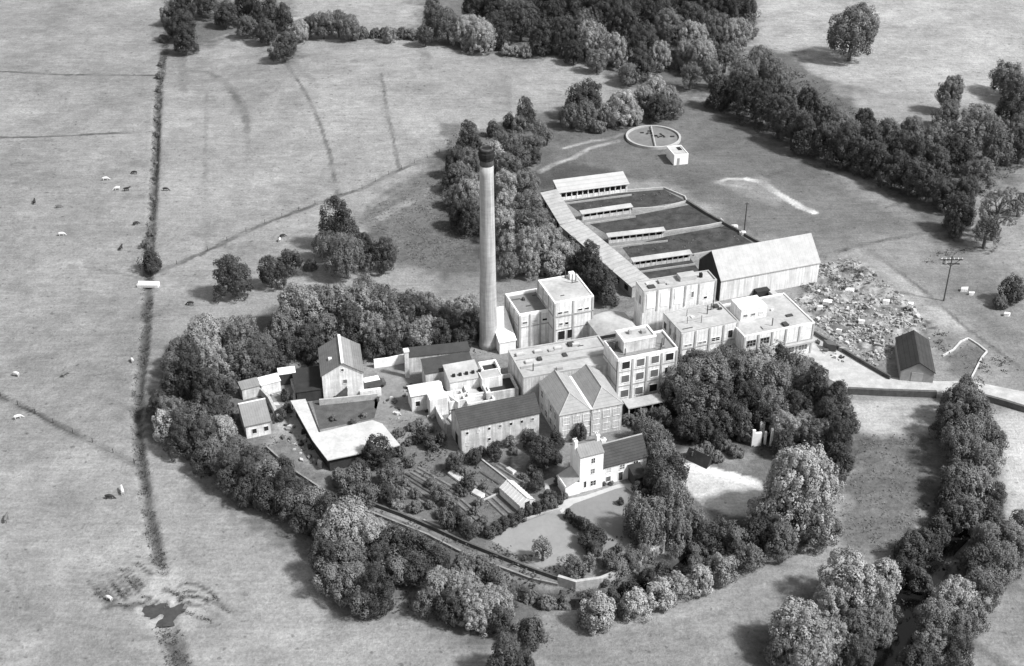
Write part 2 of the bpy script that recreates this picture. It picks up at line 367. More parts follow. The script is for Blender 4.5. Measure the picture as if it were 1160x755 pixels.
# wet ditch and its trampled mouth
blend(1-sstep(seg_dist(GX, GY, DITCH)+.5*N1, .2, 1.5), .07, .85)
blend(1-sstep(seg_dist(GX, GY, DITCH2)+.5*N1, .4, 2.3), .08, .8)
p_poly([(150,675),(170,660),(185,642),(200,655),(222,670),(240,684),(215,700),(200,708),(172,706),(152,694)], .33, .7, 2.0, .9)
blend(1-sstep(pond_d(GX, GY), .8, 1.25), .08, .95)
RUN = ([(131,646),(139,662),(148,674)],[(138,643),(147,658),(157,670)],[(145,643),(153,655),(162,663)],[(155,636),(163,644),(171,650)],[(102,660),(114,672),(128,681)],[(114,660),(122,672),(131,681)],[(129,660),(136,671),(141,679)],[(122,652),(133,668),(144,680)],[(150,675),(165,676),(178,680)],[(120,688),(140,686),(158,684)],[(108,672),(125,684),(150,690)],
            [(203,663),(220,660),(240,672),(255,688)],[(200,674),(238,679),(262,693)],[(204,681),(231,688),(248,698)],[(210,670),(225,672),(236,684)],[(186,668),(196,672),(206,676)],[(188,684),(190,692),(191,700)],[(200,690),(222,698),(240,704)],[(160,684),(166,680),(176,683)])
for pts in RUN:
    p_line(pts, .32, .05, .85, .35); p_line([(x+2+3*random.random(), y-3*random.random()) for x, y in pts[:2]], .12, .32, .35, .3)
blend(1-sstep(seg_dist(GX, GY, RIVER), 2.2, 5.0), .045, .9)
blend(1-sstep(seg_dist(GX, GY, STREAM)+.4*N1, 1.2, 2.6), .05, .9)
alb = np.where(alb > .15, alb*1.06, alb); alb = alb*(1+.13*N3+.09*N2+.07*N1+.10*vnoise(42, 5))
ny, nx = GX.shape
co = np.stack([GX, GY, GZ], -1).reshape(-1, 3).astype(np.float32)
idx = np.arange(ny*nx).reshape(ny, nx)
fc = np.stack([idx[:-1,:-1], idx[:-1,1:], idx[1:,1:], idx[1:,:-1]], -1).reshape(-1, 4).astype(np.int32)
def np_mesh(name, co, fc, attrs=None, smooth=True):
    me = bpy.data.meshes.new(name); k = fc.shape[1]
    me.vertices.add(len(co)); me.vertices.foreach_set('co', co.astype(np.float32).ravel())
    me.loops.add(fc.size); me.loops.foreach_set('vertex_index', fc.astype(np.int32).ravel())
    me.polygons.add(len(fc)); me.polygons.foreach_set('loop_start', np.arange(0, fc.size, k, dtype=np.int32))
    me.update(calc_edges=True)
    if smooth: me.polygons.foreach_set('use_smooth', np.ones(len(fc), bool))
    for an, av in (attrs or {}).items():
        a = me.attributes.new(an, 'FLOAT', 'POINT'); a.data.foreach_set('value', av.astype(np.float32).ravel())
    return me
gm, nt, b = new_mat('pasture')
at_ = nt.nodes.new('ShaderNodeAttribute'); at_.attribute_name = 'soil'
tc = nt.nodes.new('ShaderNodeTexCoord').outputs['Object']
nA = noise(nt, tc, .035, 3, .5); nB = noise(nt, tc, .33, 5, .7); nC = noise(nt, tc, 1.6, 4, .75); nD = noise(nt, tc, .11, 4, .6)
def dev(n, k): return math_node(nt, 'MULTIPLY_ADD', math_node(nt, 'SUBTRACT', n, .5), k, 1.0)
v = math_node(nt, 'MULTIPLY', at_.outputs['Fac'], dev(nA, .35))
for n_, k_ in ((nB, .8), (nC, 1.3), (nD, .5)): v = math_node(nt, 'MULTIPLY', v, dev(n_, k_))
v = math_node(nt, 'MULTIPLY', v, dev(noise(nt, tc, 1.0, 3, .6, (.12, 1.1, 1)), .55))
# scattered dark tufts of rank grass
nE = noise(nt, tc, .8, 2, .5)
tuft = math_node(nt, 'MULTIPLY', math_node(nt, 'MAXIMUM', math_node(nt, 'SUBTRACT', nE, .64), 0.0), 5.0)
v = math_node(nt, 'MULTIPLY', v, math_node(nt, 'SUBTRACT', 1.0, math_node(nt, 'MINIMUM', tuft, .5)))
nt.links.new(v, b.inputs['Base Color']); b.inputs['Roughness'].default_value = .95; b.inputs['Specular IOR Level'].default_value = .1
bn = nt.nodes.new('ShaderNodeBump'); bn.inputs['Strength'].default_value = .7; bn.inputs['Distance'].default_value = .5
hh = math_node(nt, 'ADD', math_node(nt, 'MULTIPLY', nB, .8), math_node(nt, 'MULTIPLY', nC, .5))
nt.links.new(hh, bn.inputs['Height']); nt.links.new(bn.outputs[0], b.inputs['Normal'])
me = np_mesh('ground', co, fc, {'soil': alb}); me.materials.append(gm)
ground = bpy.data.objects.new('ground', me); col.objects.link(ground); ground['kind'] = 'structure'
# water lies in the channels cut into the sheet
def sheet(name, poly, z, mat, kind='structure'):
    o = MB().add([(p[0], p[1], z) for p in poly], [tuple(range(len(poly)))]).build(name, mat)
    me = o.data
    if me.polygons[0].normal.z < 0: me.flip_normals()
    if kind: o['kind'] = kind
    return o
def ribbon(name, pts, half, z, mat):
    m = MB().strip(pts, half*2, z-.02, z); return tag(m.build(name, mat), None, None, kind='structure')
ribbon('river', RIVER, 3.6, -1.15, 'water'); ribbon('stream', STREAM, 1.5, -1.2, 'water')
_pc = at((184,692)); sheet('pond', [(_pc[0]+6.8*cos(k*pi/16), _pc[1]+3.4*sin(k*pi/16)) for k in range(32)], -.45, 'wet_mud')
# ------------------------------------------------------------------ made ground (4 mm and more above the sheet)
sheet('road', W_([(925,379),(952,396),(1000,427),(1060,432),(1100,432),(1160,444),(1230,458),(1230,474),(1160,459),(1060,444),(962,441),(936,428),(905,412),(880,400)]), .02, 'road')
sheet('works_yard', W_([(428,416),(456,410),(468,440),(452,472),(438,476),(424,462)]), .02, 'yard')
sheet('lawn', W_([(640,573),(700,552),(728,562),(738,585),(716,624),(690,640),(672,615),(665,598)]), .03, 'lawn')
sheet('lower_lawn', W_([(549,609),(634,577),(662,600),(668,624),(664,652),(628,652),(588,630)]), .03, 'lawn_pale')
sheet('inner_court', W_([(352,447),(430,450),(424,474),(362,487)]), .02, 'soil')
for nm, q in (('filter_bed', [(640,229),(700,219),(752,215),(777,228),(716,238),(657,241)]), ('filter_bed', [(668,254),(720,244),(782,232),(815,252),(752,263),(690,267)]),
              ('filter_bed', [(705,281),(755,268),(822,256),(852,275),(786,287),(715,294)]), ('filter_bed', [(716,306),(782,293),(796,312),(738,325)])):
    sheet(nm, W_(q), .02, 'bed')
# ------------------------------------------------------------------ building kit
class Fr:
    """a building's own frame: origin at its front left corner, x along the front, y towards the back"""
    def __init__(s, A, B, z, ang=19, w=None):
        a, b = at(A, z), at(B, z); s.o = a
        s.ang = R(ang) if ang is not None else atan2(b[1]-a[1], b[0]-a[0])
        s.w = w or ((b[0]-a[0])*cos(s.ang)+(b[1]-a[1])*sin(s.ang))
    def loc(s, p): dx, dy = p[0]-s.o[0], p[1]-s.o[1]; return (dx*cos(s.ang)+dy*sin(s.ang), -dx*sin(s.ang)+dy*cos(s.ang))
    def px(s, p, z): return s.loc(at(p, z))
    def world(s, x, y): return (s.o[0]+x*cos(s.ang)-y*sin(s.ang), s.o[1]+x*sin(s.ang)+y*cos(s.ang))
    def thing(s, name, label, cat, group=None): return thing(name, label, cat, (s.o[0], s.o[1], 0), s.ang, group)
def mapf(face, W, D):
    return {'front': lambda a, z, e: (a, -e, z), 'back': lambda a, z, e: (W-a, D+e, z), 'left': lambda a, z, e: (-e, D-a, z), 'right': lambda a, z, e: (W+e, a, z)}[face]
def fbox(m, fn, a0, a1, z0, z1, e0, e1):
    p = [fn(a, z, e) for a in (a0, a1) for z in (z0, z1) for e in (e0, e1)]
    xs, ys, zs = zip(*p); m.box(min(xs), max(xs), min(ys), max(ys), min(zs), max(zs))
def win(root, face, W, D, a, z, w, h, frame='white', pane='glass', name='window', bars=0, sub='pane', proud=.06):
    fn = mapf(face, W, D); m = MB(); t = .12
    fbox(m, fn, a-t, a, z-t, z+h+t, .003, proud); fbox(m, fn, a+w, a+w+t, z-t, z+h+t, .003, proud)
    fbox(m, fn, a, a+w, z+h, z+h+t, .003, proud); fbox(m, fn, a, a+w, z-t, z, .003, proud+.04)
    for k in range(bars): fbox(m, fn, a+w*(k+1)/(bars+1)-.035, a+w*(k+1)/(bars+1)+.035, z, z+h, .024, proud-.01)
    if bars: fbox(m, fn, a, a+w, z+h*.5-.035, z+h*.5+.035, .026, proud-.014)
    f = m.build(name, frame, root)
    if pane == 'glass': pane = random.choice(('glass','glass','glass','glass_mid','glass_mid','glass_pale'))
    g = MB(); fbox(g, fn, a, a+w, z, z+h, .002, .02); g.build(sub, pane, f)
def flat_block(fr, D, H, name, label, cat, wall='white', roof='flatroof', par=.5, pt=.25, coping=None, group=None):
    W = fr.w; t = fr.thing(name, label, cat, group)
    MB().box(0, W, 0, D, 0, H-par).build('wall', wall, t)
    MB().box(pt, W-pt, pt, D-pt, H-par-.1, H-par+.06).build('roof', roof, t)
    m = MB(); z0, z1 = H-par, H
    m.box(0, W, 0, pt, z0, z1).box(0, W, D-pt, D, z0, z1).box(0, pt, pt, D-pt, z0, z1).box(W-pt, W, pt, D-pt, z0, z1)
    m.build('parapet', coping or wall, t)
    return t
def clutter(t, x0, x1, y0, y1, z, n, seed):
    r = random.Random(seed)
    for k in range(n):
        x = r.uniform(x0, x1); y = r.uniform(y0, y1); w_ = r.uniform(.25, .8); d_ = r.uniform(.25, .7); h_ = r.uniform(.25, 1.1)
        c = r.choice((0, 0, 1, 2))
        if c == 0: MB().box(x-w_, x+w_, y-d_, y+d_, z-.1, z+h_*.6).build('roof_hatch', r.choice(('offwhite', 'concrete_dirty', 'darkroof')), t)
        elif c == 1: MB().tube((x, y, z-.1), (x, y, z+1.2+h_), .12, .12, 7).build('vent_pipe', 'iron', t)
        else: MB().box(x-1.6*w_, x+1.6*w_, y-.09, y+.09, z-.05, z+.16).build('pipe_run', 'iron', t)
def string_course(t, W, D, z, mat='concrete_dirty', h=.22, e=.08, name='string_course'):
    m = MB(); m.box(-e, W+e, -e, -.002, z, z+h).box(-e, -.002, 0, D, z, z+h).box(W+.002, W+e, 0, D, z, z+h); return m.build(name, mat, t)
def piers(t, W, D, z0, z1, xs, ys=(), mat='concrete', w=.4, e=.14):
    m = MB()
    for x in xs: m.box(x-w/2, x+w/2, -e, -.002, z0, z1)
    for y in ys: m.box(-e, -.002, y-w/2, y+w/2, z0, z1)
    return m.build('piers', mat, t)
def pitched(fr, D, E, Rz, axis, name, label, cat, wall='white', roof='slate', frac=.5, ov=.25, group=None, W=None):
    W = W or fr.w; t = fr.thing(name, label, cat, group)
    L, T = (W, D) if axis == 'x' else (D, W)
    MB().ext([(0,0),(T,0),(T,E),(T*frac,Rz),(0,E)], 0, L, axis).build('wall', wall, t)
    s1 = (Rz-E)/(T*frac); s2 = (Rz-E)/(T*(1-frac)); a = .02; th = .2
    prof = [(-ov, E-ov*s1+a), (T*frac, Rz+a), (T+ov, E-ov*s2+a), (T+ov, E-ov*s2+a+th), (T*frac, Rz+a+th), (-ov, E-ov*s1+a+th)]
    MB().ext(prof, -ov, L+ov, axis).build('roof', roof, t)
    return t
def mono(fr, D, z0f, z1b, name, label, cat, wall='white', roof='slate', group=None, ov=.15):
    W = fr.w; t = fr.thing(name, label, cat, group)
    MB().ext([(0,0),(D,0),(D,z1b),(0,z0f)], 0, W, 'x').build('wall', wall, t)
    s = (z1b-z0f)/D
    MB().ext([(-ov,z0f-ov*s+.02),(D+ov,z1b+ov*s+.02),(D+ov,z1b+ov*s+.16),(-ov,z0f-ov*s+.16)], -ov, W+ov, 'x').build('roof', roof, t)
    return t
def chimney_stack(root, x, y, z0, z1, w=.6, d=.6, mat='white', name='chimney', pots=1):
    c = MB().box(x-w/2, x+w/2, y-d/2, y+d/2, z0, z1).box(x-w/2-.08, x+w/2+.08, y-d/2-.08, y+d/2+.08, z1-.25, z1+.003).build(name, mat, root)
    p = MB()
    for k in range(pots): p.tube((x+(k-(pots-1)/2)*.4, y, z1), (x+(k-(pots-1)/2)*.4, y, z1+.5), .14, .11)
    p.build('chimney_pot', 'brick', c)
def poly_block(px, z, name, label, cat, wall, roof, th=.25, inset=.35, group=None):
    P = W_(px, z); cx = sum(p[0] for p in P)/len(P); cy = sum(p[1] for p in P)/len(P)
    t = thing(name, label, cat, (cx, cy), 0, group); L = [(p[0]-cx, p[1]-cy) for p in P]
    MB().prism([(x*(1-inset/6), y*(1-inset/6)) for x, y in L], 0, z-th).build('wall', wall, t)
    MB().prism(L, z-th, z).build('roof', roof, t)
    return t
def walls(name, label, pts, h, t, mat, cat='wall', closed=False, group=None):
    P = W_(pts); o = P[0]
    ob = MB().strip([(p[0]-o[0], p[1]-o[1]) for p in P], t, -.2, h, closed).build(name, mat)
    ob.location = (o[0], o[1], 0); return tag(ob, label, cat, group)

# ------------------------------------------------------------------ the great chimney
STACK = M('pale stack brick', .36, .16, .5, .9, .25, .45)
_nt = STACK.node_tree; _b = _nt.nodes['Principled BSDF']; _tc = _nt.nodes.new('ShaderNodeTexCoord').outputs['Object']
_sx = _nt.nodes.new('ShaderNodeSeparateXYZ'); _nt.links.new(_tc, _sx.inputs[0])
_w = noise(_nt, _tc, 1.0, 3, .7, (.25, .25, 2.2)); _old = _b.inputs['Base Color'].links[0].from_socket
_nt.links.new(math_node(_nt, 'MULTIPLY', _old, math_node(_nt, 'MULTIPLY_ADD', _w, .55, .72)), _b.inputs['Base Color'])
cx, cy = at((553.5, 392))
t = thing('factory_chimney', 'tall round tapering brick chimney stack rising above the works with a sooty crown', 'chimney', (cx, cy))
MB().lathe([(2.2,0),(2.2,1.4),(2.06,1.6),(2.02,3),(1.80,16),(1.60,30),(1.45,42),(1.43,44.4)], 48).build('shaft', STACK, t, True)
MB().lathe([(1.44,44.4),(1.46,44.6),(1.40,48.2),(1.15,48.3),(1.1,44.6)], 40).build('sooty_head', M('sooty brick', .07, .7, .5, .95, .3, .6), t, True)
MB().lathe([(1.47,45.6),(1.58,45.7),(1.62,46.3),(1.74,46.5),(1.76,47.2),(1.6,47.4),(1.6,47.9),(1.42,48.0)], 12).build('crown', 'soot', t)

# ------------------------------------------------------------------ T1: white tower block beside the chimney
f = Fr((588,356.5), (625,351), 9); D = 9.6; W = 7.6; f.w = W
t = flat_block(f, D, 9, 'tower_block', 'white two storey block with grey sunken flat roof right beside the tall chimney', 'factory', 'white', 'flatroof_grey', .8, .3, 'whitewash')
clutter(t, 1, W-1, 1, D-1, 8.3, 4, 1); string_course(t, W, D, 5.4, 'concrete_dirty'); piers(t, W, D, 0, 8.6, (.2, 2.6, 5.0, 7.4), (.2, 3.2, 6.2, 9.4), 'concrete')
for a in (1.3, 3.7, 6.0): win(t, 'front', W, D, a-.5, 6.3, 1.1, .5, 'white')
for a in (1.2, 4.2, 7.2): win(t, 'left', W, D, a, 5.9, 1.2, 2.0, 'white', 'glass_pale', bars=1)
f2 = Fr((628,343), (669,330), 12.5); W2 = 9.3; f2.w = W2; D2 = 10.5
t = flat_block(f2, D2, 12.5, 'tower_block', 'tallest white block with pale flat roof behind the sunken grey roof and chimney', 'factory', 'white', 'flatroof', .25, .3, 'whitewash')
clutter(t, 1, W2-1, 1, D2-2.5, 12.3, 4, 2); string_course(t, W2, D2, 8.6, 'concrete_dirty', .3, .14); string_course(t, W2, D2, 5.2, 'concrete_dirty'); piers(t, W2, D2, 0, 12.2, (.2, 4.5, 9.1), (.2, 3.6, 7, 10.3), 'concrete')
for a in (.9, 2.3, 5.6, 7.2): win(t, 'front', W2, D2, a, 9.3, 1.0, .45, 'white')
for a in (1.2, 2.6): win(t, 'front', W2, D2, a, 6.3, .8, .6, 'white')
for a in (.8, 4.2, 7.4): win(t, 'left', W2, D2, a, 9.6, 1.6, 2.0, 'white', 'glass_pale', bars=1)
win(t, 'front', W2, D2, 1.0, 2.6, 1.6, 2.2, 'white', 'void', 'doorway', sub='opening'); win(t, 'front', W2, D2, 3.2, 2.6, 1.2, 2.2, 'white', 'void', 'doorway', sub='opening')
MB().box(7.0, 8.2, 8.6, 9.9, 12.26, 13.7).build('stair_head', 'whitewash', t)
MB().box(6.2, 6.35, 9.6, 9.75, 12.26, 14.2).build('roof_post', 'iron', t)
f = Fr((566,391), (586,388), 2.5); W = 3.8; f.w = W
t = mono(f, 8, 3.0, 7.0, 'lean_to', 'bright white sloping annex wedged between the chimney foot and the white block', 'outbuilding', 'whitewash', 'whitewash')
# ------------------------------------------------------------------ wide flat roof in front of the tower blocks
f = Fr((593,428), (701.5,414), 7, 17); W = f.w; D = f.px((565,398.5), 7)[1]
t = flat_block(f, D, 7, 'machine_hall', 'broad pale flat roofed hall with long roof ridges between grey gabled office and white blocks', 'factory', 'offwhite', 'flatroof', .35, .3, 'concrete')
m = MB()
for y in (D*.33, D*.36, D*.62): m.box(.6, W-.6, y, y+.18, 6.7, 6.95)
m.build('roof_rib', 'concrete_dirty', t); clutter(t, 1, W-1, 1, D-1, 6.7, 9, 3)
for x, y in ((2.0, D*.8), (6.0, D*.8), (10.5, D*.8), (3.0, D*.5), (14.6, D*.82)):
    r = MB().box(x-.9, x+.9, y-.5, y+.5, 6.7, 7.15).build('roof_light', 'concrete', t); MB().box(x-.75, x+.75, y-.38, y+.38, 7.15, 7.2).build('pane', 'glass_pale', r)
# ------------------------------------------------------------------ office with two hipped roofs
f = Fr((634,471), (705.5,458), 6.5, 18); W = f.w; D = 12.3; E = 6.5; Z = 9.0
t = f.thing('office_building', 'pale two storey office with twin grey hipped roofs side by side and rows of windows', 'office')
MB().box(0, W, 0, D, 0, E).build('wall', 'offwhite', t)
for k in (0, 1):
    x0, x1 = k*W/2-(0 if k else .2), (k+1)*W/2+(.2 if k else 0); xm = (x0+x1)/2; h = 3.4
    MB().add([(x0,-.2,E),(x1,-.2,E),(x1,D,E),(x0,D,E),(xm,h,Z),(xm,D,Z)], [(0,1,4),(1,2,5,4),(3,0,4,5),(2,3,5),(0,3,2,1)]).build('hipped_roof', 'slate' if 0 else M_tiled('office slates', .30, .45, 2, .2, .12), t)
    MB().tube((xm,h,Z+.02), (xm,D,Z+.02), .12, .12, 6).tube((x0,-.2,E+.02), (xm,h,Z+.02), .09, .09, 6).tube((x1,-.2,E+.02), (xm,h,Z+.02), .09, .09, 6).build('ridge_tiles', 'concrete', t)
MB().box(W/2-.25, W/2+.25, -.1, D, E, E+.25).build('valley_gutter', 'lead', t)
MB().tube((W/2, -.12, 0), (W/2, -.12, E), .07).build('drainpipe', 'iron', t)
for z in (.9, 4.0):
    for k in range(6): win(t, 'front', W, D, .8+k*2.15, z, 1.35, 1.6, 'white', 'glass_pale', bars=3)
for z in (.9, 4.0):
    for k in range(4): win(t, 'left', W, D, 1.2+k*2.7, z, 1.1, 1.5, 'white', 'glass', bars=1)
# ------------------------------------------------------------------ three storey block and its roof house
f = Fr((700,407), (768,394), 11); W = f.w; D = 7.5
t = flat_block(f, D, 11, 'factory_block', 'white three storey block with large dark square windows facing the gardens', 'factory', 'white', 'flatroof_grey', .5, .25, 'whitewash')
clutter(t, 10, W-.8, 1, D-1, 10.5, 3, 4); clutter(t, 1, W-1, .8, 1.8, 10.5, 3, 14); string_course(t, W, D, 7.5, 'concrete_dirty'); string_course(t, W, D, 3.9, 'concrete_dirty'); piers(t, W, D, 0, 10.4, (.15, 3.4, 6.7, 10, W-.15), (), 'concrete')
for z in (1.2, 4.9, 8.3):
    for k in range(4): win(t, 'front', W, D, 1.0+k*3.3, z-.1, 1.75, 1.75, 'whitewash', 'glass')
MB().box(-.3, -.1, -.3, -.1, 0, 10.5).build('drainpipe', 'iron', t)
f2 = Fr((709,404), (745,390), 13.6); W2 = 7.0; f2.w = W2
o = f.world(2.2, 2.2); 
t2 = MB().box(2.2, 9.4, 2.2, 6.6, 10.57, 13.2).build('roof_house', 'offwhite', t)
MB().box(2.5, 9.1, 2.5, 6.3, 13.2, 13.3).build('roof_house_covering', 'flatroof', t2)
MB().box(2.1, 9.5, 2.1, 2.5, 13.2, 13.6).box(2.1, 9.5, 6.3, 6.7, 13.2, 13.6).box(2.1, 2.5, 2.5, 6.3, 13.2, 13.6).box(9.1, 9.5, 2.5, 6.3, 13.2, 13.6).build('parapet', 'whitewash', t2)
MB().box(4.4, 4.9, 4.6, 5.4, 13.3, 14.1).box(7.0, 8.0, 4.0, 4.9, 13.3, 13.9).build('roof_vent', 'concrete_dirty', t2)
m = MB()
for x in (1.0, 1.6): m.tube((x, 4.4, 10.5), (x, 4.4, 12.2), .3, .25, 10)
m.build('tank', 'iron', t)
f = Fr((712,463), (752,457), 3.4); W = 8.4; f.w = W
t = f.thing('loading_canopy', 'pale flat loading canopy on posts at foot of the three storey block', 'canopy')
MB().box(0, W, 0, 3.2, 3.15, 3.4).build('roof', 'concrete', t)
for x in (.3, 2.9, 5.5, 8.1): MB().box(x-.12, x+.12, .2, .44, 0, 3.148).build('post', 'concrete', t)
MB().box(.2, W-.2, 2.4, 3.1, 0, 3.1).build('back_wall', 'void', t); MB().box(2.6, 3.9, 1.2, 2.2, 0, 1.6).build('crate_stack', 'offwhite', t)  # back wall coloured near-black as the shade under the canopy
# ------------------------------------------------------------------ domed store
f = Fr((680,374), (727,357), 8, 19); W = 9.0; f.w = W
t = f.thing('store', 'low store with pale gently arched roof between the tallest block and the panelled block', 'factory')
MB().box(0, W, 0, 7.6, 0, 6.2).build('wall', 'offwhite', t)
prof = [(-.2+ (9.4)*k/16, 6.22+1.1*sin(pi*k/16)) for k in range(17)]
MB().ext(prof+[(W+.2, 6.2), (-.2, 6.2)], -.2, 7.8, 'y').build('roof', 'flatroof', t, False)
MB().box(-.3, W+.3, -.5, -.203, 5.9, 6.5).build('gutter', 'void', t)
# ------------------------------------------------------------------ R1, R2, R3, R4
f = Fr((729,330), (815,320), 14.5, 17); W = f.w; D = 4.6
t = flat_block(f, D, 14.5, 'factory_block', 'long narrow white upper block with bright wall panels behind the broad pale roof', 'factory', 'white', 'flatroof', .35, .25, 'concrete')
clutter(t, 1, 8, 1, D-1, 14.2, 5, 5); piers(t, W, D, 9, 14.2, (.2, 3.4, 6.7, 10, 13.3, W-.2), (), 'concrete_dirty', .35)
MB().box(.9, 2.9, -.1, -.003, 9.8, 13.4).box(4.2, 6.2, -.1, -.003, 9.8, 13.4).box(7.5, 9.5, -.1, -.003, 9.8, 13.9).build('bright_panel', 'whitewash', t)
win(t, 'front', W, D, 7.7, 11.4, 1.5, .5, 'whitewash', proud=.16); win(t, 'front', W, D, 11.5, 10.9, .6, 1.5, 'whitewash')
win(t, 'front', W, D, 14.6, 10.0, .8, .6, 'whitewash'); 
for k in range(2): win(t, 'left', W, D, .7+k*1.9, 10.4, 1.0, 2.2, 'white')
MB().box(9.5, 13.4, 1.8, 4.0, 14.2, 15.3).build('roof_house', 'concrete', t); MB().box(14.4, 15.0, 2.2, 2.9, 14.2, 15.2).build('roof_vent', 'soot', t)
f = Fr((772,377), (837,363.6), 9.5, 20.5); W = f.w; D = f.px((743,359), 9.5)[1]+1.0
t = flat_block(f, D, 9.5, 'factory_block', 'white block with broad pale flat roof and short pipes, below the panelled upper block', 'factory', 'white', 'flatroof', .25, .25, 'concrete')
clutter(t, 1, W-1, 1, D-1, 9.3, 8, 6); piers(t, W, D, 0, 9.2, (.2, 3.5, 6.9, 10.3, W-.2), (.2, 2.8, 5.4), 'concrete'); string_course(t, W, D, 4.9, 'concrete_dirty')
for a, w_, h_ in ((.9, 1.8, .55), (4.3, 1.9, .55), (7.5, 2.0, .9)): win(t, 'front', W, D, a, 5.5, w_, h_, 'whitewash', bars=1)
win(t, 'front', W, D, 11.5, 5.6, 1.1, 1.9, 'whitewash')
for k in range(4): win(t, 'front', W, D, .9+3.4*k, 1.4, 1.8, 2.2, 'whitewash', bars=1)
for k in range(3): win(t, 'left', W, D, .7+k*2.4, 6, 1.2, 1.7, 'white')
for k in range(3): win(t, 'left', W, D, .7+k*2.4, 1.8, 1.2, 1.7, 'white')
m = MB().tube((3.0, 3.2, 9.3), (3.0, 3.2, 11), .07).tube((6.0, 2.4, 9.3), (6.0, 2.4, 11.2), .07).tube((4.3, 6.0, 9.3), (4.3, 6.0, 11.0), .07); m.build('vent_pipe', 'iron', t)
MB().box(1.0, 9.5, 4.0, 4.15, 9.25, 9.5).build('roof_rib', 'concrete_dirty', t)
f = Fr((843,381), (923,365), 8, 19.5); W = f.w; D = f.px((871,335), 8)[1]
t = flat_block(f, D, 8, 'factory_block', 'wide white single roofed block at right end of works beside the sloping yard road', 'factory', 'white', 'flatroof', .3, .25, 'whitewash')
clutter(t, 4, W-1, 1, D-5, 7.75, 7, 7); piers(t, W, D, 0, 7.7, [.2+k*(W-.4)/5 for k in range(6)], (), 'concrete'); string_course(t, W, D, 3.7, 'concrete_dirty')
for k in range(2): win(t, 'front', W, D, .9+3.3*k, 5.0, 2.1, 1.5, 'concrete', 'glass', bars=2)
for k in range(5): win(t, 'front', W, D, .9+3.3*k, 1.2, 2.1, 1.6, 'whitewash', 'glass', bars=2)
for k in range(3): win(t, 'right', W, D, 1.5+4*k, 4.5, 1.8, 1.6, 'white')
MB().box(0, W, -.9, -.002, 3.2, 3.65).build('ledge', 'concrete', t)
f = Fr((840,352), (871,349), 10.6, 19); W = 6.4; f.w = W; D = 5
t = flat_block(f, D, 10.6, 'roof_house', 'small bright white box standing on the roofs between the two wide white blocks', 'outbuilding', 'white', 'whitewash', .12, .2)
for k in range(3): win(t, 'front', W, D, .6+1.9*k, 8.7, 1.0, .6, 'white')
# ------------------------------------------------------------------ great shed
f = Fr((817,318), (928,297), 5.6, 19.5); W = f.w; D = 11; 
t = f.thing('storage_shed', 'long pale shed with streaked wall and steep sheet roof beside the rubble ground', 'shed')
E, Z = 5.6, 10.6
MB().ext([(0,0),(D,0),(D,E),(D*.5,Z),(0,E)], .02, W, 'x').build('wall', 'panel', t)
MB().ext([(-.25,E-.2),(D*.5,Z+.02),(D+.25,E-.2),(D+.25,E),(D*.5,Z+.22),(-.25,E)], -.2, W+.2, 'x').build('roof', 'corrugated', t)
MB().add([(-.25,0,0),(-.25,D,0),(-.25,D,E-.2),(-.25,D*.5,Z-.1),(-.25,0,E-.2),(.0,0,0),(.0,D,0),(.0,D,E-.2),(.0,D*.5,Z-.1),(.0,0,E-.2)],
         [(0,4,3,2,1),(5,6,7,8,9),(0,1,6,5),(1,2,7,6),(2,3,8,7),(3,4,9,8),(4,0,5,9)]).build('gable_end', 'tar', t)  # left gable coloured near-black for the shade on that side
MB().box(9, 12.5, -1.8, -.01, 0, 1.6).build('lean_to', 'tar', t)
# ------------------------------------------------------------------ long sheet-roofed sheds down the side of the beds
f = Fr((715.5,325), (739,321), 3.4, 21); W = 5.6; f.w = W
def long_shed(pA, pB, z, w, ang_pts, name, label, mat):
    a, b = at(pA, z), at(pB, z); L = hypot(b[0]-a[0], b[1]-a[1]); an = atan2(b[1]-a[1], b[0]-a[0])
    t = thing(name, label, 'shed', (a[0], a[1]), an)           # x runs along the shed from its near end, y to its left
    MB().ext([(-w+.3,0),(-.3,0),(-.3,z-.35),(-w+.3,z+.15)], .15, L-.15, 'x').build('wall', 'concrete_dirty', t)
    MB().ext([(-w,z+.22),(0,z-.32),(0,z-.14),(-w,z+.4)], 0, L, 'x').build('roof', mat, t)
    m = MB()
    for k in range(int(L/4)): m.box(2+4*k, 3.6+4*k, -.3+.002, -.24, .9, 2.2)
    m.build('window_strip', 'void', t); return t
long_shed((715.5,325), (634,255), 3.2, 5.4, None, 'long_shed', 'long narrow pale roofed shed nearest the works along the filter beds', 'asbestos')
long_shed((634,254), (612,218), 3.2, 4.6, None, 'long_shed', 'shorter pale roofed shed at far end of the line along the filter beds', 'asbestos')
# ------------------------------------------------------------------ open sheds and walls at the beds
def bed_shed(A, B, z, D, rise, n, label, roof='asbestos_y', wallmat='offwhite'):
    f = Fr(A, B, z, None); W = f.w
    t = f.thing('open_shed', label, 'shed', 'open fronted sheds at the filter beds')
    MB().ext([(-.5,z-.1),(D+.3,z+rise),(D+.3,z+rise+.15),(-.5,z+.05)], -.4, W+.4, 'x').build('roof', roof, t)
    MB().box(0, W, D-.25, D, 0, z+rise-.12).build('back_wall', 'void', t)  # back wall near-black, shade of the open front put into its colour
    MB().box(0, .2, 0, D-.25, 0, z-.13).box(W-.2, W, 0, D-.25, 0, z-.13).build('end_wall', wallmat, t)
    for k in range(n): x = .35+(W-.7)*k/(n-1); MB().box(x-.14, x+.14, 0, .28, 0, z-.13).build('post', wallmat, t)
    MB().box(.2, W-.2, .05, .2, 0, .9).build('front_wall', wallmat, t)
    MB().box(-.2, W+.3, -2.6, -2.4, 0, .5).build('kerb_wall', 'concrete_dirty', t)
bed_shed((634,218), (711,208), 2.6, 4.6, 1.3, 13, 'white roofed open shed at far end of the beds, the largest of the four', 'asbestos_y', 'white')
